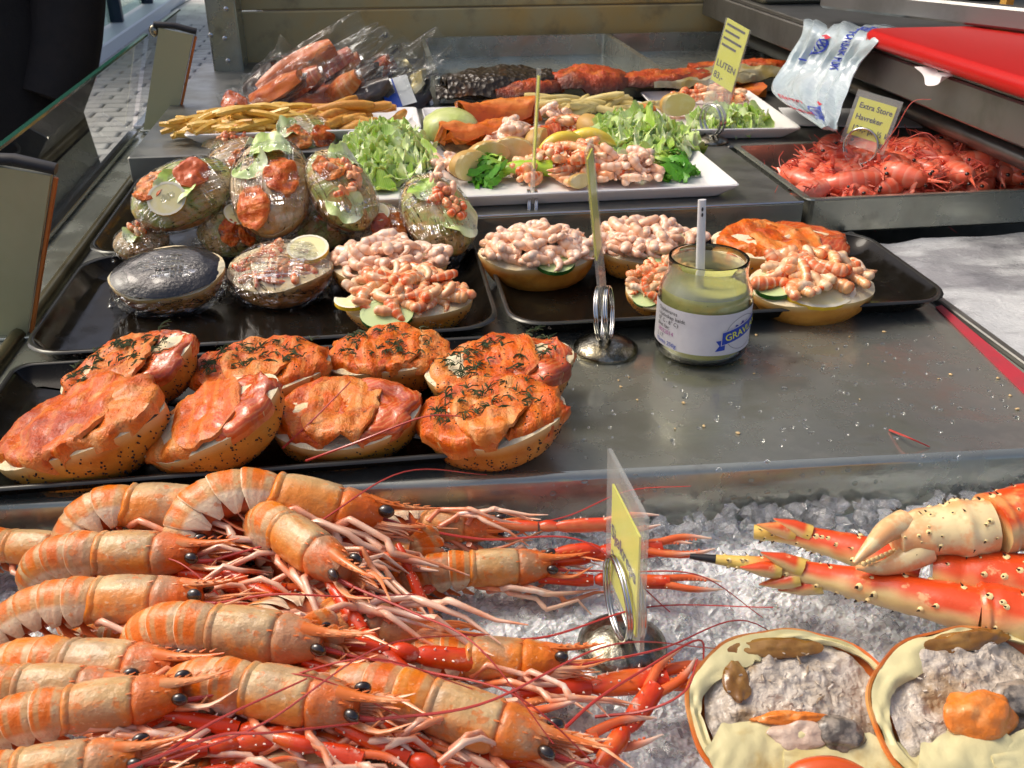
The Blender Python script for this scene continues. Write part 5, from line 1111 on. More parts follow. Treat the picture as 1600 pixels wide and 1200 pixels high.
CLAW = mat('langoustine_claw', (.64, .045, .006), .28, 0, .4, lay=[('noise', 26, .48, .66, (.72, .16, .02), .7), ('v', 1, .60, .95, (.78, .40, .18), .55), ('noise', 90, .60, .72, (.84, .68, .54), .55), ('noise', 14, .56, .72, (.56, .02, .008), .6)], bump=[('noise', 200, .35, .001)], coat=.45, sss=.05)
FINGER = mat('langoustine_claw_finger', (.72, .13, .03), .28, 0, .5, lay=[('u', 1, .45, .95, (.82, .62, .48), .95), ('noise', 40, .5, .7, (.76, .30, .10), .7)], coat=.45)
SPINE = mat('pale_spine', (.84, .70, .58), .35)
ANT = mat('red_antenna', (.46, .045, .035), .3, coat=.3)
NOM_R = .0148
def tail_meshes(curl, pw):
    """six overlapping ring shells, the belly core and the fan along a spine that bends down by curl"""
    n = 140; Sx = .074; s = np.linspace(0, Sx, n); th = curl * (s / Sx) ** pw
    x = -np.concatenate([[0], np.cumsum(np.cos(th[:-1]) * Sx / (n - 1))]); z = -np.concatenate([[0], np.cumsum(np.sin(th[:-1]) * Sx / (n - 1))])
    def at(q):
        q = np.clip(q, 0, Sx); t_ = np.interp(q, s, th); return np.interp(q, s, x), np.interp(q, s, z), t_
    def rad(q): return np.interp(q, [0, .01, .04, Sx], [.0133, .0140, .0128, .0095])
    out = []; L = Sx / 6
    for k in range(6):
        nu, nv = 15, 27; u, v = np.meshgrid(np.linspace(0, 1, nu), np.linspace(-1, 1, nv), indexing='ij'); u = u.ravel(); v = v.ravel()
        e = np.clip((np.abs(v) - .62) / .38, 0, 1)
        uu = u * (1 - .62 * e ** 1.5) + .38 * e ** 1.5 * .9
        q = (k + uu * 1.14 - .07) * L; cx, cz, t_ = at(q); r = rad(q) * (.915 + .125 * np.interp(u, [0, .2, .38, .45, .52, .8, .93, 1], [0, .5, .85, .58, .82, 1.0, 1.06, .75])) * (1 + .03 * e)
        r = r * (1 + .025 * vnoise(np.stack([u * 4, v * 6, u * 0 + k], 1), 1.3, k))
        a = v * R(128); up_ = np.cos(a) * r * 1.02; sd_ = np.sin(a) * r * (1 + .05 * e)
        up_ = np.where(e > 0, up_ - .0022 * e, up_)
        V = np.stack([cx + np.sin(t_) * -up_ * -1 * 0 + (-np.sin(t_)) * up_, sd_, cz + np.cos(t_) * up_], 1)
        out.append(G().add(V, [tuple(reversed(f)) for f in gridf(nu, nv)], np.stack([u, np.abs(v)], 1)).mesh('tail_segment', SHELL))
    q = np.linspace(0, Sx, 24); cx, cz, t_ = at(q); P3 = np.stack([cx, 0 * cx, cz], 1)
    core = G().add(*sweep(P3, rad(q) * .9, 14, .9, up=(0, 1, 0)))
    for k in range(5):
        cx_, cz_, t1 = at((k + .6) * L); dn = np.array([math.sin(t1), 0, -math.cos(t1)])
        for sg in (1, -1):
            b0 = np.array([cx_, sg * .006, cz_]) + dn * .010; core.add(*sweep([b0, b0 + dn * .006 + [.004, sg * .002, 0], b0 + dn * .009 + [.010, sg * .003, 0]], [.0016, .0026, .0008], 6, .4))
    core = core.mesh('belly', BELLY)
    ex, ez, et = at(Sx); d = np.array([-math.cos(et), 0, -math.sin(et)]); upv = np.array([-math.sin(et), 0, math.cos(et)])
    fan = G()
    for k, a in enumerate((-44, -24, 0, 24, 44)):
        c, s_ = math.cos(R(a)), math.sin(R(a)); dd = d * c + np.array([0, s_, 0]); o = np.array([ex, s_ * .009, ez]) + upv * (-.001 * abs(k - 2))
        V, f, uv = sweep([o, o + dd * .006, o + dd * .016, o + dd * .023, o + dd * .025], [.0035, .0062, .0075, .0055, .0015], 12, .22, up=upv); fan.add(V, f, uv)
    fan = fan.mesh('tail_fan', SHELL)
    ext = -x.min() + .010
    return out, core, fan, ext
def carapace_mesh():
    n, k = 56, 48; t_ = np.linspace(0, 1, n); X = t_ * .054
    rw = np.interp(t_, [0, .02, .05, .07, .12, .3, .5, .57, .6, .63, .68, .85, 1], [.0130, .0143, .0143, .0134, .0144, .0150, .0148, .0145, .0129, .0143, .0143, .0118, .0076])
    cz = np.interp(t_, [0, .6, 1], [0, 0, .0015])
    a = np.linspace(-np.pi, np.pi, k, endpoint=False)
    V = []
    for i in range(n):
        up_ = np.cos(a); h = np.where(up_ > 0, 1.02, .92); keel = .0007 * np.exp(-(a / .12) ** 2)
        V.append(np.stack([np.full(k, X[i]) - .006 * (np.abs(a) / np.pi > .5) * (1 - t_[i]) * np.sin(np.clip(np.abs(a) - 1.57, 0, 1.57)), np.sin(a) * rw[i], (up_ * h * rw[i] + keel) + cz[i]], 1))
    V = np.concatenate(V); uv = np.stack([np.repeat(t_, k), np.tile(np.abs(a) / np.pi, n)], 1)
    rr_ = 1 + .022 * vnoise(V, 160, 3) + .030 * np.maximum(vnoise(V, 420, 8) - .25, 0); aa_ = np.tile(np.abs(a), n)
    for a0 in (.45, .95): rr_ += .008 * np.exp(-((aa_ - a0) / .07) ** 2) * (np.repeat(t_, k) > .1)
    V[:, 1:] *= rr_[:, None]
    g = G().add(V, [tuple(reversed(f)) for f in gridf(n, k, False, True)] + [tuple(range((n - 1) * k, n * k))[::-1], tuple(range(k))], uv)
    return g.mesh('carapace', CARA)
CARAM = carapace_mesh()
g = G(); g.add(*sweep(smoothpath([(.045, 0, .0110), (.056, 0, .0105), (.068, 0, .0120), (.080, 0, .0155)], 12), np.interp(np.linspace(0, 1, 12), [0, .4, 1], [.0042, .0026, .0004]), 8, .8))
for k in range(5):
    for sg in (1, -1):
        x = .052 + .005 * k; g.add(*sweep([(x, sg * .002, .0115 + .0006 * k), (x + .003, sg * .0030, .0128 + .0007 * k)], [.0007, .0002], 5))
for k in range(4):
    for sg in (1, -1): g.add(*sweep([(.030 + .006 * k, sg * .006, .0128 - .0006 * k), (.033 + .006 * k, sg * .0062, .0138 - .0008 * k)], [.0008, .0002], 5))
ROSM = g.mesh('rostrum', mat('rostrum_shell', (.70, .17, .03), .32, 0, .5, lay=[('noise', 60, .45, .65, (.76, .40, .18), .7), ('u', 1, .7, 1., (.66, .09, .015), .6)], coat=.3))
g = G(); g.add(*blob(.0046, .0036, .0042, 12, 16)); EYEM = g.mesh('eye', EYE)
def leg_mesh(seed):
    rs = np.random.default_rng(seed)
    p = [(0, 0, 0), (.006, .010, .003), (.020, .0175, .001), (.026, .0185, -.003), (.046, .016, -.006), (.060, .013 + rs.uniform(-.004, .006), -.010)]
    p = np.array(p) + rs.normal(0, .0018, (6, 3)); q = np.concatenate([np.linspace(p[i], p[i + 1], 5)[:-1] for i in range(5)] + [p[-1:]])
    r = np.interp(np.linspace(0, 1, len(q)), [0, .25, .48, .52, .8, 1], [.0022, .0018, .0016, .0021, .0012, .0003]); return G().add(*sweep(q, r, 7)).mesh('walking_leg', LEG)
LEGM = [leg_mesh(k) for k in range(6)]
rq = np.random.default_rng(99)
def spiny(g, p, rw, rows, n, ln, mi):
    for k in range(n):
        q = p[0] + (p[-1] - p[0]) * (k + .5) / n
        for a in rows:
            d = np.array([.25, math.sin(a), math.cos(a)]); r = np.interp((k + .5) / n, np.linspace(0, 1, len(rw)), rw)
            if rq.random() < .3: continue
            l2 = ln * rq.uniform(.45, .95); b0 = q + d * [0, r, r] * .95 + [rq.uniform(-.0015, .0015), 0, 0]; g.add(*sweep([b0, b0 + d * l2], [l2 * .42, l2 * .08], 5), mi=mi)
def claw_meshes():
    p = np.array([(0, 0, 0), (.012, 0, .001), (.030, 0, 0), (.037, 0, 0)]); g = G(); rw = [.0026, .0042, .0052, .0042]
    g.add(*sweep(smoothpath(p, 12), np.interp(np.linspace(0, 1, 12), np.linspace(0, 1, 4), rw), 10)); spiny(g, p, rw, (.9, -.9, 0), 4, .0026, 1)
    c = np.array([(.038, 0, 0), (.044, 0, .001), (.051, 0, 0)]); g.add(*sweep(smoothpath(c, 8), [.0030, .0042, .0050, .0054, .0054, .005, .0045, .0036], 10)); spiny(g, c, [.004, .0052, .004], (1.1, -1.1, .2), 2, .003, 1)
    up_ = g.mesh('upper_arm', [CLAW, SPINE])
    g = G(); p = np.array([(0, 0, 0), (.006, 0, 0), (.020, 0, 0), (.038, 0, 0)]); rw = [.0036, .0060, .0072, .0066]
    g.add(*sweep(smoothpath(p, 14), np.interp(np.linspace(0, 1, 14), np.linspace(0, 1, 4), rw), 14, .72)); spiny(g, p, rw, (.55, -.55), 7, .0020, 1); spiny(g, p, rw, (1.57, -1.57), 6, .0022, 1)
    palm = g.mesh('palm', [CLAW, SPINE])
    fs = []
    for sg in (1, -1):
        g = G(); q = smoothpath([(.034, sg * .0034, 0), (.050, sg * .0058, 0), (.062, sg * .0046, 0), (.074, sg * .0008, 0)], 14); g.add(*sweep(q, np.interp(np.linspace(0, 1, 14), [0, .5, 1], [.0036, .0029, .0006]), 9, .85))
        for k in range(7): 
            b0 = q[3 + k] - [0, sg * .0026, 0]; g.add(*blob(.0011, .0011, .0010, 5, 6), m=T(*b0))
        fs.append(g.mesh('claw_finger', FINGER))
    return up_, palm, fs
UPA, PALM, FING = claw_meshes()
def ant_mesh(seed, L=.16):
    rs = np.random.default_rng(seed); a = rs.uniform(-.8, .8); p = [(0, 0, 0), (L * .3, L * .05 * a, L * rs.uniform(.0, .16)), (L * .65, L * .3 * a, L * rs.uniform(.0, .2)), (L, L * .6 * a, -.03 * rs.random())]
    g = G(); g.add(*sweep([(-.012, 0, 0), (0, 0, 0)], [.0020, .0014], 7)); g.add(*sweep(smoothpath(p, 26), np.linspace(.0009, .0003, 26), 6)); return g.mesh('antenna', ANT)
ANTM = [ant_mesh(k, .10 + .016 * k) for k in range(6)]
g = G()
for k in range(7):
    for sg in (1, -1):
        x = .046 + .002 * k; w_ = np.random.default_rng(k * 2 + (sg > 0)).normal(0, .0016, 3); g.add(*sweep(smoothpath([(x - .004, sg * (.002 + .0009 * k), -.007 + .001 * k), (x + .010, sg * (.004 + .0012 * k), -.009 + .0016 * k), (x + .018 + .001 * k + w_[0] * 3, sg * (.003 + .001 * k) + w_[1] * 2, -.006 + .0015 * k + w_[2] * 2)], 7), [.0020, .0021, .0018, .0015, .0012, .0008, .0004], 6, .7))
MOUTH = g.mesh('mouthparts', mat('mouthpart_shell', (.74, .22, .06), .3, 0, .5, lay=[('noise', 40, .45, .65, (.82, .56, .36), .8)], coat=.4))
TAILS = {}
def langoustine(A, B, zA, zB, roll, label, curl=2.6, pw=1.5, claws=((10, 0, 6, 4), (10, 0, 6, 4)), ants=1, legs=True, group='langoustines heaped on the ice', smax=1.3, smin=.82, arms=True):
    key = (curl, pw)
    if key not in TAILS: TAILS[key] = tail_meshes(curl, pw)
    segs, core, fan, ext = TAILS[key]
    a, b = P(*A, zA), P(*B, zB); Ln = np.linalg.norm(b - a); s = min(smax, max(smin, Ln / (.050 + ext)))
    m = axis_frame(a, b, roll, 0); m.translation = Vector(a + (b - a) * .5) + (m.to_3x3() @ Vector((1, 0, 0))) * (s * (ext - .050) * .5)
    t = empty('langoustine', m @ S(s, s * random.uniform(.82, .91), s * random.uniform(.82, .92)), label, 'langoustine', group)
    for q in segs: link('tail_segment', q, t)
    link('belly', core, t); link('tail_fan', fan, t); link('carapace', CARAM, t); link('rostrum', ROSM, t); link('mouthparts', MOUTH, t)
    for sg in (1, -1): link('eye', EYEM, t, T(.0545, sg * .0088, .0062) @ RZ(sg * 25) @ S(.92))
    if legs:
        for sg in (1, -1):
            for k in range(4): link('walking_leg', LEGM[(k * 2 + (sg > 0)) % 6], t, T(.004 + .0095 * k, sg * .0075, -.0105) @ S(1, sg, 1) @ RZ(random.uniform(-14, 10) - 5 * (3 - k)) @ RX(random.uniform(-22, 22)) @ S(random.uniform(1.0, 1.25)))
    for sg, c in zip((1, -1), claws):
        if c is None or not arms: continue
        y1, p1, y2, op = c
        ua = link('claw_arm', UPA, t, T(.046, sg * .0075, -.0065) @ RZ(sg * y1) @ RY(-p1))
        pmat = T(.050, 0, 0) @ RZ(sg * y2) @ RX(random.uniform(-40, 40)); link('palm', PALM, ua, pmat)
        link('claw_finger', FING[0], ua, pmat @ RZ(2)); link('claw_finger', FING[1], ua, pmat @ T(.037, -.0035, 0) @ RZ(-op) @ T(-.037, .0035, 0))
    for k in range(ants): link('antenna', ANTM[(int(A[0] + A[1]) + k * 3) % 6], t, T(.064, (.004 if k else -.004), .000) @ RZ(random.uniform(-14, 14)) @ RY(random.uniform(-6, 8)))
    return t
LG = langoustine
c0 = (8, 6, 4, 8)
LG((96, 786), (350, 800), .014, .008, -30, 'curled langoustine with tail arched at the left, before the salmon sandwiches', 2.9, 1.0, ((16, 0, -10, 5), (14, -8, -8, 6)))
LG((286, 742), (585, 812), .034, .006, -38, 'curled langoustine with legs showing, its claw hanging down onto the ice', 2.5, 1.15, (None, None))
LG((388, 790), (532, 892), .020, .018, 6, 'small langoustine seen from above, pointing lower right beside the curled ones', 3.5, 1.05, (None, (14, -10, -10, 10)), smin=.7)
LG((588, 812), (770, 826), -.012, -.014, -96, 'upside down langoustine with white legs folded, furthest back near the steel apron', 3.2, 1.1, (None, (4, 0, 6, 10)), smin=.7)
LG((592, 892), (850, 886), -.014, -.018, 10, 'orange langoustine lying alone on the ice pointing at the price sign', 1.9, 1.7, ((6, 6, -3, 8), (4, 2, 3, 10)))
LG((18, 862), (296, 868), .006, .006, 4, 'langoustine with grey orange back and red legs below the arched one', 2.5, 1.5, ((10, -6, 4, 8), (10, -10, 0, 12)))
LG((-70, 846), (90, 860), -.012, -.01, 0, 'langoustine tail poking in at the left edge, behind the grey orange one', 2.0, 1.6, (None, None))
LG((-50, 938), (300, 940), .004, .010, -24, 'large langoustine with white pointed side plates at the left edge', 1.3, 1.5, ((12, -6, 6, 8), (8, -12, -6, 6)))
LG((180, 962), (492, 1006), .018, .014, 8, 'langoustine on top of the heap with broad orange bands, in the middle left', 2.5, 1.5, ((8, -10, 4, 8), (12, -12, -6, 8)))
LG((405, 948), (660, 992), .000, -.006, -110, 'upside down langoustine with creamy legs folded, middle of the heap', 3.2, 1.1, (None, None))
LG((-80, 1022), (262, 1050), .002, .006, -6, 'langoustine at the left edge partly under the broad banded one', 1.6, 1.5, ((10, -8, 2, 8), (10, -10, 0, 8)))
LG((236, 1046), (545, 1106), .020, .016, 6, 'langoustine with pale orange bands and a big black eye, front middle', 2.5, 1.5, (None, (8, -12, -4, 8)))
LG((568, 1020), (862, 1036), -.006, -.008, -34, 'langoustine lying on its side beside the dome foot of the price sign', 1.7, 1.4, (None, None))
LG((472, 1030), (842, 1160), .014, -.004, 4, 'deep orange banded langoustine pointing to the lower right, front of the heap', 1.7, 1.4, (None, None))
LG((-170, 1066), (185, 1082), .008, .008, 0, 'langoustine at the left edge between two larger ones', 1.4, 1.5, ((8, -10, 0, 8), (8, -12, 4, 8)))
LG((-130, 1140), (268, 1088), .024, .022, 2, 'large langoustine in front at the left edge with raised head', 1.4, 1.5, ((10, -14, 8, 6), (14, -16, -10, 8)))
LG((-140, 1230), (140, 1196), .020, .020, 0, 'langoustine cut off by the bottom edge, only its head and eye in view', 1.6, 1.5, ((10, -10, 4, 6), (10, -14, 4, 8)))
# the layer beneath: mostly claws and legs glimpsed between the others
under = [((120, 900), (380, 905), -.022, 12), ((60, 1000), (330, 1000), -.022, 6), ((200, 1120), (470, 1160), -.014, -8), ((360, 1150), (560, 1180), -.020, 6), ((420, 1230), (640, 1225), -.016, 14),
         ((80, 1190), (330, 1170), -.006, 0), ((260, 1230), (520, 1190), -.004, 8), ((150, 860), (400, 850), -.024, -6)]
for k, (A, B, z, rl) in enumerate(under):
    LG(A, B, z, z - .003, rl, 'langoustine buried beneath the upper layer, only red claws and legs in view', 1.8, 1.5, ((6 + 4 * (k % 3), 4, 6 - 4 * (k % 4), 10), (8 - 5 * (k % 3), 6, -6 + 4 * (k % 3), 12)), 0, True, 'langoustines buried in the heap')
# long red claws in front
def lone_claw(px, py, qx, qy, z0, z1, label, roll=0, op=10, s=None):
    a, b = P(px, py, z0), P(qx, qy, z1); L = np.linalg.norm(b - a); s = s or L / .112
    t = empty('langoustine_claw', axis_frame(a, b, roll, 0) @ S(s), label, 'claw', 'loose langoustine claws')
    link('palm', PALM, t, T(.038, 0, 0)); link('claw_finger', FING[0], t, T(.038, 0, 0)); link('claw_finger', FING[1], t, T(.038, 0, 0) @ T(.037, -.0035, 0) @ RZ(-op) @ T(-.037, .0035, 0))
    g = G(); c = np.array([(.0, 0, 0), (.012, 0, .001), (.026, 0, .001), (.038, 0, 0)]); g.add(*sweep(smoothpath(c, 12), np.interp(np.linspace(0, 1, 12), [0, .4, .8, 1], [.0032, .0058, .0066, .0040]), 12)); spiny(g, c, [.003, .0058, .006], (1.1, -1.1, .2), 3, .003, 1); g.obj('wrist', [CLAW, SPINE], t)
lone_claw(800, 1088, 1150, 1046, -.018, -.020, 'long spiny red langoustine claw pointing right toward the stuffed crab', 0, 3)
lone_claw(925, 1215, 1016, 1086, -.022, -.016, 'red langoustine claw pointing up with parted fingers in front of the sign', 10, 14, .74)
lone_claw(622, 850, 676, 978, .004, -.022, 'speckled langoustine claw hanging down over the ice in the middle', 10, 8)
lone_claw(860, 866, 1082, 850, -.016, -.016, 'pale pink langoustine claw passing behind the price sign', 0, 16)
lone_claw(330, 1190, 560, 1130, .004, .002, 'bright red claw with white spots at the bottom middle', 20, 6)
lone_claw(560, 1125, 730, 1190, .000, -.004, 'bright red claw bending down at the bottom middle', -20, 8)
lone_claw(420, 1150, 640, 1205, .010, .006, 'orange red claw crossing the bottom edge', 30, 6)
lone_claw(290, 905, 520, 935, -.004, -.010, 'red claw between the grey orange langoustine and the banded one', 20, 8)
lone_claw(300, 870, 420, 935, .000, -.004, 'red claw with a pale side above the banded langoustine', 30, 8)
lone_claw(700, 905, 580, 965, -.022, -.02, 'short red claw on the ice left of the hanging one', 0, 12)
gap_claws = [((250, 905), (420, 900), -.004), ((310, 935), (470, 915), -.012), ((340, 890), (480, 955), .000), ((420, 1120), (590, 1180), .006), ((250, 1170), (430, 1150), .004), ((300, 1210), (480, 1190), .008), ((470, 1170), (640, 1140), -.006), ((610, 1170), (760, 1215), -.008), ((180, 1200), (330, 1215), .010), ((560, 920), (660, 900), -.018), ((700, 1150), (860, 1200), -.016)]
words = ['left of the small langoustine', 'under the grey orange langoustine head', 'above the broad banded one', 'under the front langoustine with the big eye', 'below the raised head at the left', 'at the very bottom left of the middle', 'below the deep orange langoustine tail', 'at the bottom right of the heap', 'at the bottom edge beside the cut off head', 'on the ice by the hanging claw', 'sticking out under the deep orange langoustine']
for k, (A, B, z) in enumerate(gap_claws):
    lone_claw(*A, *B, z, z - .003, 'slim red claw ' + words[k], 40 - 25 * (k % 4), 5 + 3 * (k % 3))
for k in range(26):
    px, py = [(330, 880), (400, 910), (300, 920), (460, 930), (520, 900), (430, 1140), (520, 1160), (620, 1160), (300, 1180), (240, 1170), (380, 1190), (560, 1190), (680, 1180)][k % 13]
    a_ = P(px + rng.uniform(-30, 30), py + rng.uniform(-12, 12), .004); d_ = np.array([rng.uniform(.02, .045), rng.uniform(-.02, .015), 0])
    q_ = [a_, a_ + d_ * .35 + [0, 0, .006], a_ + d_ * .6 + [0, rng.uniform(-.006, .006), .004], a_ + d_ + [0, 0, -.008]]
    tag(G().add(*sweep(np.concatenate([np.linspace(q_[i], q_[i + 1], 4)[:-1] for i in range(3)] + [q_[3:4]]), [.0017, .0016, .0014, .0017, .0014, .0012, .0014, .0011, .0008, .0003], 7)).obj('shellfish_limb', LEG), 'loose jointed pink leg caught among the red claws of the heap', 'leg', 'loose legs in the langoustine heap')
for k, pts in enumerate(([P(442, 700, .02), P(490, 655, .035), P(548, 596, .05)], [P(478, 720, .02), P(560, 690, .035), P(660, 652, .045), P(720, 650, .045)], [P(880, 1140, -.01), P(930, 1095, -.004), P(1000, 1050, .0), P(1090, 1000, .0), P(1100, 1035, -.01)], [P(930, 1120, -.02), P(1010, 1110, -.01), P(1070, 1080, -.004), P(1090, 1030, .0)], [P(240, 1190, .02), P(330, 1130, .03), P(480, 1060, .035)], [P(200, 1200, .03), P(340, 1150, .03), P(420, 1145, .03), P(560, 1130, .02)], [P(1390, 672, .001), P(1420, 684, .006), P(1452, 698, .001)])):
    tag(G().add(*sweep(smoothpath(pts, 30), np.linspace(.0008, .0004, 30), 6)).obj('antenna', ANT), ['thin red antenna rising over the smooth salmon sandwich', 'thin red antenna crossing the front of the smooth salmon sandwich', 'dark red antenna looping over the ice to the stuffed crab', 'dark red antenna curving down from the stuffed crab rim', 'red antenna over the front langoustine with the big eye', 'red antenna across the claws at the bottom', 'single orange antenna lying on the bare steel counter'][k], 'antenna')
# ------------------------------------------------------------------ king crab legs
KC = mat('king_crab_shell', (.70, .46, .15), .32, 0, .5, lay=[('noise', 20, .35, .6, (.74, .56, .27), .7), ('v', 1, .50, .22, (.66, .055, .004), .98), ('noise', 34, .54, .66, (.80, .42, .12), .6), ('noise', 110, .60, .70, (.80, .58, .28), .6), ('noise', 12, .55, .7, (.70, .04, .006), .5)], bump=[('noise', 150, .3, .0012), ('noise', 40, .2, .002)], coat=.4, sss=.05)
KCT = mat('king_crab_tip_shell', (.76, .56, .24), .32, 0, .5, lay=[('noise', 20, .35, .6, (.74, .56, .27), .7), ('v', 1, .50, .22, (.66, .055, .004), .98), ('noise', 34, .54, .66, (.80, .42, .12), .6), ('noise', 110, .60, .70, (.80, .58, .28), .6), ('u', 1, .24, .10, (.72, .55, .12), .85)], bump=[('noise', 150, .3, .0012), ('noise', 40, .2, .002)], coat=.4, sss=.05)
KCP = mat('king_crab_pale_shell', (.78, .60, .30), .32, 0, .5, lay=[('noise', 62, .44, .56, (.74, .19, .012), .9), ('noise', 26, .50, .62, (.74, .22, .02), .7), ('noise', 120, .58, .70, (.78, .62, .36), .6), ('v', 1, .9, .6, (.80, .66, .38), .4)], bump=[('noise', 150, .3, .0012)], coat=.4, sss=.05)
KTIP = mat('black_claw_tip', (.015, .012, .012), .25, coat=.4); KSP = mat('crab_thorn', (.04, .02, .012), .35); KNOB = mat('crab_knob', (.82, .64, .30), .4)
def crab_leg(name, ctrl, rads, label, tip=True, m_=KC, spikes=26, seed=0, flat=.9, up=(0, 0, 1), big=()):
    spikes = int(spikes * 2.1)
    rads = [q_ * .87 for q_ in rads]; p = smoothpath(ctrl, 60); base = Vector(p[30]); t = empty(name, T(*base), label, 'crab leg', 'king crab legs on the ice'); p = p - np.array(base)
    r = np.interp(np.linspace(0, 1, 60), np.linspace(0, 1, len(rads)), rads); r = r * (1 + .05 * vnoise(np.stack([np.linspace(0, 9, 60), np.zeros(60), np.zeros(60) + seed], 1), 1, seed))
    k0 = 6 if tip else 0
    V, f, uv = sweep(p[k0:], r[k0:], 26, flat, up); V = V + (.00055 * vnoise(V, 90, seed) + .0003 * vnoise(V, 300, seed))[:, None] * (V - np.repeat(p[k0:], 26, 0)) / .012; uv[:, 1] = uv[:, 1] + .15 * vnoise(V, 50, seed + 1) + .09 * vnoise(V, 140, seed + 2)
    G().add(V, f, uv).obj('shell', m_, t)
    if tip: G().add(*sweep(p[:k0 + 1], r[:k0 + 1], 14, flat, up)).obj('dark_tip', KTIP, t)
    rs = np.random.default_rng(seed); g = G(); kn = G()
    for i in range(spikes):
        j = rs.integers(k0 + 2, 57); a = rs.uniform(0, 2 * np.pi); tt = p[j + 1] - p[j - 1]; tt /= np.linalg.norm(tt); u = np.array(up) - tt * (np.array(up) @ tt); u /= np.linalg.norm(u); s_ = np.cross(tt, u)
        d = u * math.cos(a) * flat + s_ * math.sin(a); b0 = p[j] + d * r[j] * .97; z_ = rs.uniform(.45, 1.15); kn.add(*sweep([b0 - d * .0003, b0 + d * .0009 * z_ - tt * .0005], [.0019 * z_, .0009 * z_], 8)); z2 = rs.uniform(.5, 1.3); g.add(*sweep([b0 + d * .0006 * z_ - tt * .0003, b0 + d * .0022 * z2 - tt * .0016 * z2], [.0007 * z_, .0002], 6))
    for j, a, L in big:
        tt = p[j + 1] - p[j - 1]; tt /= np.linalg.norm(tt); u = np.array(up) - tt * (np.array(up) @ tt); u /= np.linalg.norm(u); s_ = np.cross(tt, u); d = u * math.cos(a) + s_ * math.sin(a)
        b0 = p[j] + d * r[j] * .6; G().add(*sweep([b0 + tt * L * .5, b0 + d * L * .3 - tt * L * .2, b0 + d * L * .55 - tt * L * 1.0], [L * .4, L * .30, L * .03], 8)).obj('spine', m_, t)
    kn.obj('knobs', KNOB, t); g.obj('thorns', KSP, t)
    return t
big = [(17, 1.2, .013), (21, .3, .014), (18, -1.9, .013), (22, -1.7, .014), (21, 2.2, .013), (25, 2.6, .014)]
tl = crab_leg('king_crab', [P(1078, 869, -.008), P(1180, 882, -.007), P(1300, 903, -.005), P(1420, 930, -.002), P(1530, 955, 0)], [.0018, .0052, .0085, .0125, .0150], 'long king crab leg with a black tip, lying in front on the ice', m_=KCT, big=big, seed=3)
crab_leg('king_crab', [P(1526, 952, .000), P(1560, 955, .001), P(1640, 975, .001), P(1760, 1010, .0)], [.0158, .0168, .0172, .017], 'upper joint of the front king crab leg at the right edge', tip=False, seed=5, spikes=14)
crab_leg('king_crab', [P(1178, 831, -.006), P(1240, 836, -.004), P(1330, 858, -.003), P(1440, 890, -.002)], [.0050, .0070, .0100, .0122], 'second king crab leg with a blunt yellow tip behind the front one', False, m_=KCT, big=[(14, .6, .013), (20, -1.8, .013), (21, .3, .013)], seed=8)
crab_leg('king_crab', [P(1455, 890, .004), P(1530, 900, .006), P(1620, 912, .008), P(1720, 925, .008)], [.0125, .0165, .018, .018], 'thick red king crab leg joint under the claw at the right edge', False, seed=9, spikes=16)
# claw arm on top
t = crab_leg('king_crab_claw', [P(1398, 842, .020), P(1440, 832, .022), P(1500, 826, .024), P(1548, 822, .026)], [.0100, .0150, .0180, .0168], 'cream and orange king crab claw resting on top of the legs', False, m_=KCP, seed=12, spikes=34)
bs = np.array(t.location)
q = smoothpath([P(1412, 818, .026), P(1385, 830, .026), P(1358, 856, .022), P(1334, 880, .017)], 16) - bs
G().add(*sweep(q, np.interp(np.linspace(0, 1, 16), [0, .4, 1], [.0074, .0054, .0012]), 12)).obj('claw_finger', KCP, t)
q = smoothpath([P(1440, 856, .016), P(1412, 876, .012), P(1376, 888, .009), P(1338, 887, .009)], 16) - bs
G().add(*sweep(q, np.interp(np.linspace(0, 1, 16), [0, .4, 1], [.0095, .0056, .0012]), 12)).obj('claw_finger', KCP, t)
g = G()
for k in range(8): c = P(1350 + 7 * k, 881 - 3 * k, .013) - bs; g.add(*blob(.0016, .0014, .0014, 6, 8), m=T(*c))
g.obj('teeth', KNOB, t)
g = G()
for k in range(9):
    c = P(1402 + rng.uniform(-4, 26), 806 + rng.uniform(-6, 14), .026) - bs; g.add(*sweep([c, c + np.array([-.005, -.001, .004])], [.0012, .0002], 6))
g.obj('thorns', KSP, t)
crab_leg('king_crab', [P(1548, 820, .026), P(1600, 808, .028), P(1680, 790, .028)], [.0190, .0205, .021], 'orange arm joint behind the king crab claw at the right edge', False, m_=KC, seed=15, spikes=20)

# ------------------------------------------------------------------ stuffed crab shells
CRIM = mat('crab_rim', (.68, .16, .025), .35, 0, .5, lay=[('noise', 30, .45, .66, (.74, .40, .12), .7)], bump=[('noise', 140, .4, .002)], coat=.3)
CINN = mat('crab_inner_shell', (.62, .56, .30), .40, 0, .35, lay=[('noise', 18, .45, .68, (.70, .66, .38), .8), ('noise', 30, .56, .72, (.44, .26, .04), .7), ('noise', 12, .56, .70, (.50, .38, .10), .6)], bump=[('noise', 60, .3, .003), ('noise', (200, 1, .2, 1), .3, .001)], coat=.1)
CMEAT = mat('crab_meat', (.46, .39, .31), .45, 0, .4, lay=[('noise', 90, .42, .62, (.62, .56, .48), .85), ('noise', 30, .52, .66, (.30, .18, .07), .8)], bump=[('noise', 260, .7, .003), ('noise', 90, .5, .005)], coat=.4)
CJEL = mat('brown_crab_jelly', (.20, .085, .010), .12, 0, .6, lay=[('noise', 60, .45, .65, (.34, .18, .04), .8)], bump=[('noise', 60, .3, .004)], coat=.7)
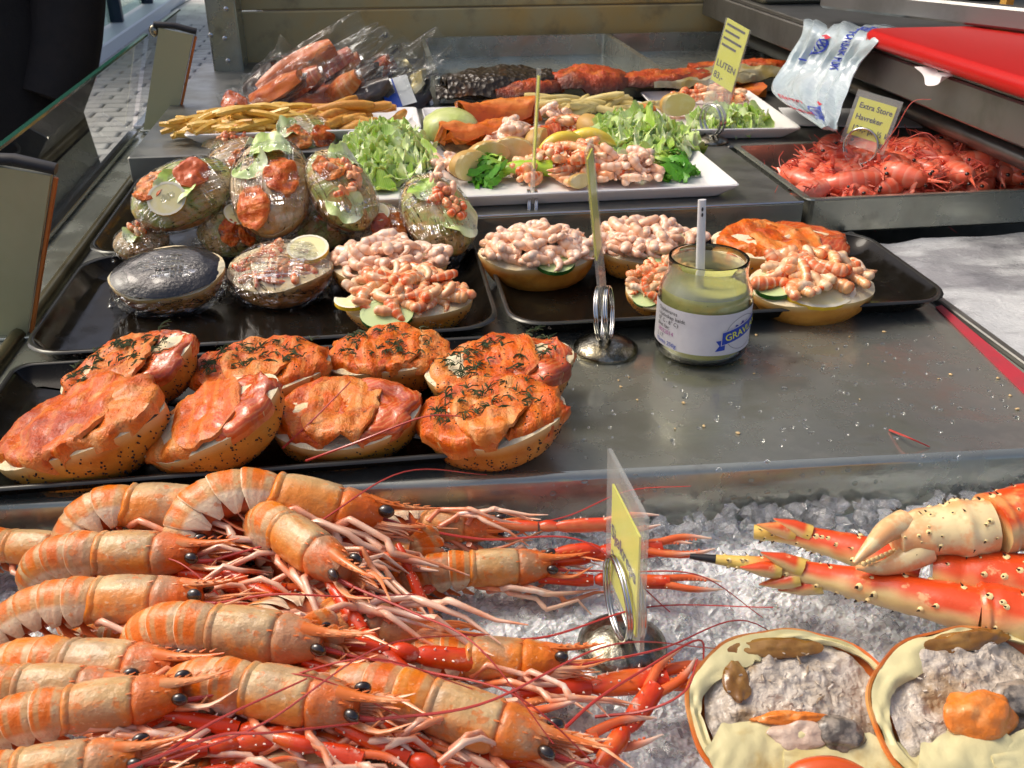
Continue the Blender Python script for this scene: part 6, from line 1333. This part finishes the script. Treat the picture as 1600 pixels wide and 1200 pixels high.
CROE = mat('crab_roe', (.74, .20, .02), .35, 0, .5, lay=[('noise', 60, .5, .7, (.80, .40, .14), .7)], bump=[('noise', 200, .6, .002)], coat=.4); CDRK = mat('dark_crab_bit', (.07, .06, .05), .35, lay=[('noise', 90, .42, .58, (.34, .29, .23), .9)], bump=[('noise', 150, .5, .003)], coat=.5)
def stuffed_crab(px, py, z, w, d, rz, label, var):
    c = P(px, py, z); t = empty('stuffed_crab_shell', T(*c) @ RZ(rz) @ RX(20), label, 'crab', 'stuffed crab shells on the ice')
    n = 110; a = np.linspace(0, 2 * np.pi, n, endpoint=False)
    ir = 1 + .05 * np.cos(2 * a) - .05 * np.sin(a) ** 3 + .012 * np.sin(9 * a + var)
    def ring(s_, zz): return np.stack([np.cos(a) * ir * w / 2 * s_, np.sin(a) * ir * d / 2 * s_, np.full(n, 0.) + zz], 1)
    g = G(); g.add(np.concatenate([ring(.40, -.018), ring(.62, -.015), ring(.82, -.0075), ring(.95, -.002), ring(1.0, .0010), ring(.992, .0028), ring(.965, .0024)]), gridf(7, n, False, True)); g.obj('shell', CRIM, t)
    # inner ledge: broad in front and at the left back
    br = .07 + .20 * np.exp(-((np.angle(np.exp(1j * (a + np.pi * .5)))) / .95) ** 2) + .24 * np.exp(-((np.angle(np.exp(1j * (a - np.pi * .70)))) / .6) ** 2)
    br = br * (1 + .22 * vnoise(np.stack([np.cos(a) * 3, np.sin(a) * 3, a * 0 + var], 1), 2.2, var) + .10 * vnoise(np.stack([np.cos(a) * 9, np.sin(a) * 9, a * 0 + var], 1), 2.2, var))
    V = [np.stack([np.cos(a) * ir * w / 2 * (.965 - br * q), np.sin(a) * ir * d / 2 * (.96 - br * q), .0030 + .0030 * np.sin(q * 2.6) * (br / .4) - .0006 * q + .0016 * vnoise(np.stack([np.cos(a) * 2, np.sin(a) * 2, a * 0 + q], 1), 3, var)], 1) for q in np.linspace(0, 1, 8)]
    V.append(V[-1] - [0, 0, .0012]); V.append(V[-1] * [1.05, 1.05, 1] - [0, 0, .003]); g = G(); g.add(np.concatenate(V), gridf(10, n, False, True)); g.obj('inner_shell', CINN, t)
    for fx, fy, fw, fd, fr, fs in ((-.23, -.24, .46, .42, 16, 1), (.16, -.30, .60, .36, -10, 2)):
        def flap(u, v):
            x = (u - .5) * fw * w; e = .30 * vnoise(np.stack([u, u * 0 + fs, u * 0 + var], 1), 3.4, fs) + .12 * vnoise(np.stack([u, u * 0 + fs, u * 0 + var], 1), 11, fs)
            y = (v - .5) * fd * d * (1 + e * v) * (1 - .5 * (2 * u - 1) ** 2); p = np.stack([u, v, 0 * u + fs], 1)
            return np.stack([x, y, .0040 + .0055 * np.sin(np.clip(v, 0, 1) * 2.2) + .0015 * vnoise(p, 3, var) + .0006 * vnoise(p, 11, var)], 1)
        G().add(*sheet(flap, 34, 20, .0010)).obj('shell_flap', CINN, t, T(fx * w, fy * d, 0) @ RZ(fr))
    def meat(u, v):
        an = u * 2 * np.pi; rr = v; x = np.cos(an) * rr * w / 2 * .86; y = np.sin(an) * rr * d / 2 * .86; p = np.stack([x, y, 0 * x], 1)
        return np.stack([x, y, -.001 + .006 * (1 - rr ** 2) + .0030 * fbm(p, 60, var, 3) + .0012 * vnoise(p, 230, 2) + .0008 * np.abs(vnoise(p, 340, 5))], 1)
    G().add(*sheet(meat, 230, 90)).obj('crab_meat', CMEAT, t, None, True)
    g = G()
    for i in range(110):
        an, rr = rng.uniform(0, 6.3), math.sqrt(rng.random()) * .8; x, y = math.cos(an) * rr * w / 2 * .86, math.sin(an) * rr * d / 2 * .86; s_ = rng.uniform(.0005, .0012)
        g.add(*blob(s_ * 1.9, s_ * .62, s_ * .5, 5, 6, .35, 2, i), m=T(x, y, .0010 + .006 * (1 - rr ** 2) + rng.uniform(-.001, .0018)) @ RZ(rng.uniform(0, 360)) @ RY(rng.uniform(-40, 40)))
    tag(g.obj('meat_flakes', CMEAT, t), kind='stuff')
    def dab(x, y, rx, ry, rz_, m_, nm, h=.008): V, f, uv = blob(rx, ry, rz_, 22, 34, .22, 2.2, var + int(abs(x) * 1e4)); V += np.array([0, 0, 1]) * (.0007 * vnoise(V, 300, 3))[:, None]; G().add(V, f, uv).obj(nm, m_, t, T(x * w, y * d, h))
    if var == 1:
        dab(-.05, .33, .020, .005, .0020, CJEL, 'brown_jelly', .0040); dab(-.27, .16, .006, .010, .002, CJEL, 'brown_jelly', .0045)
        dab(-.07, -.06, .016, .0035, .004, CROE, 'roe'); dab(-.04, -.13, .014, .007, .0035, mat('pearly_crab_meat', (.56, .42, .32), .3, coat=.4, lay=[('noise', 40, .5, .7, (.66, .56, .46), .7), ('noise', 20, .5, .66, (.40, .24, .12), .6)], bump=[('noise', 200, .6, .002)]), 'claw_meat'); dab(.14, -.14, .011, .008, .006, CDRK, 'dark_meat')
        q = smoothpath([(-.20 * w, -.54 * d, .008), (-.15 * w, -.39 * d, .018), (-.03 * w, -.365 * d, .021), (.10 * w, -.41 * d, .019), (.24 * w, -.56 * d, .014)], 24)
        k = link('crab_claw', G().add(*sweep(q, np.interp(np.linspace(0, 1, 24), [0, .25, .7, 1], [.0026, .0050, .0078, .009]), 14)).mesh('crab_claw', mat('cooked_crab_claw', (.60, .085, .012), .28, coat=.5, lay=[('v', 1, .5, .9, (.74, .34, .10), .7), ('noise', 30, .5, .7, (.44, .05, .008), .7)], bump=[('noise', 160, .3, .001)])), t)
    else:
        dab(-.08, -.02, .017, .011, .008, CROE, 'roe', .009); dab(.13, .02, .012, .008, .006, CDRK, 'dark_meat'); dab(.08, .36, .022, .005, .002, CJEL, 'brown_jelly', .004)
    film_m = film_mesh(var + 3, w * .5, d * .5, .02)
    return t
stuffed_crab(1247, 1116, -.018, .098, .092, -6, 'stuffed crab shell with pale meat and a claw in front, left on the ice', 1)
stuffed_crab(1540, 1118, -.014, .105, .094, 4, 'stuffed crab shell with a big orange roe lump, cut by the right edge', 2)
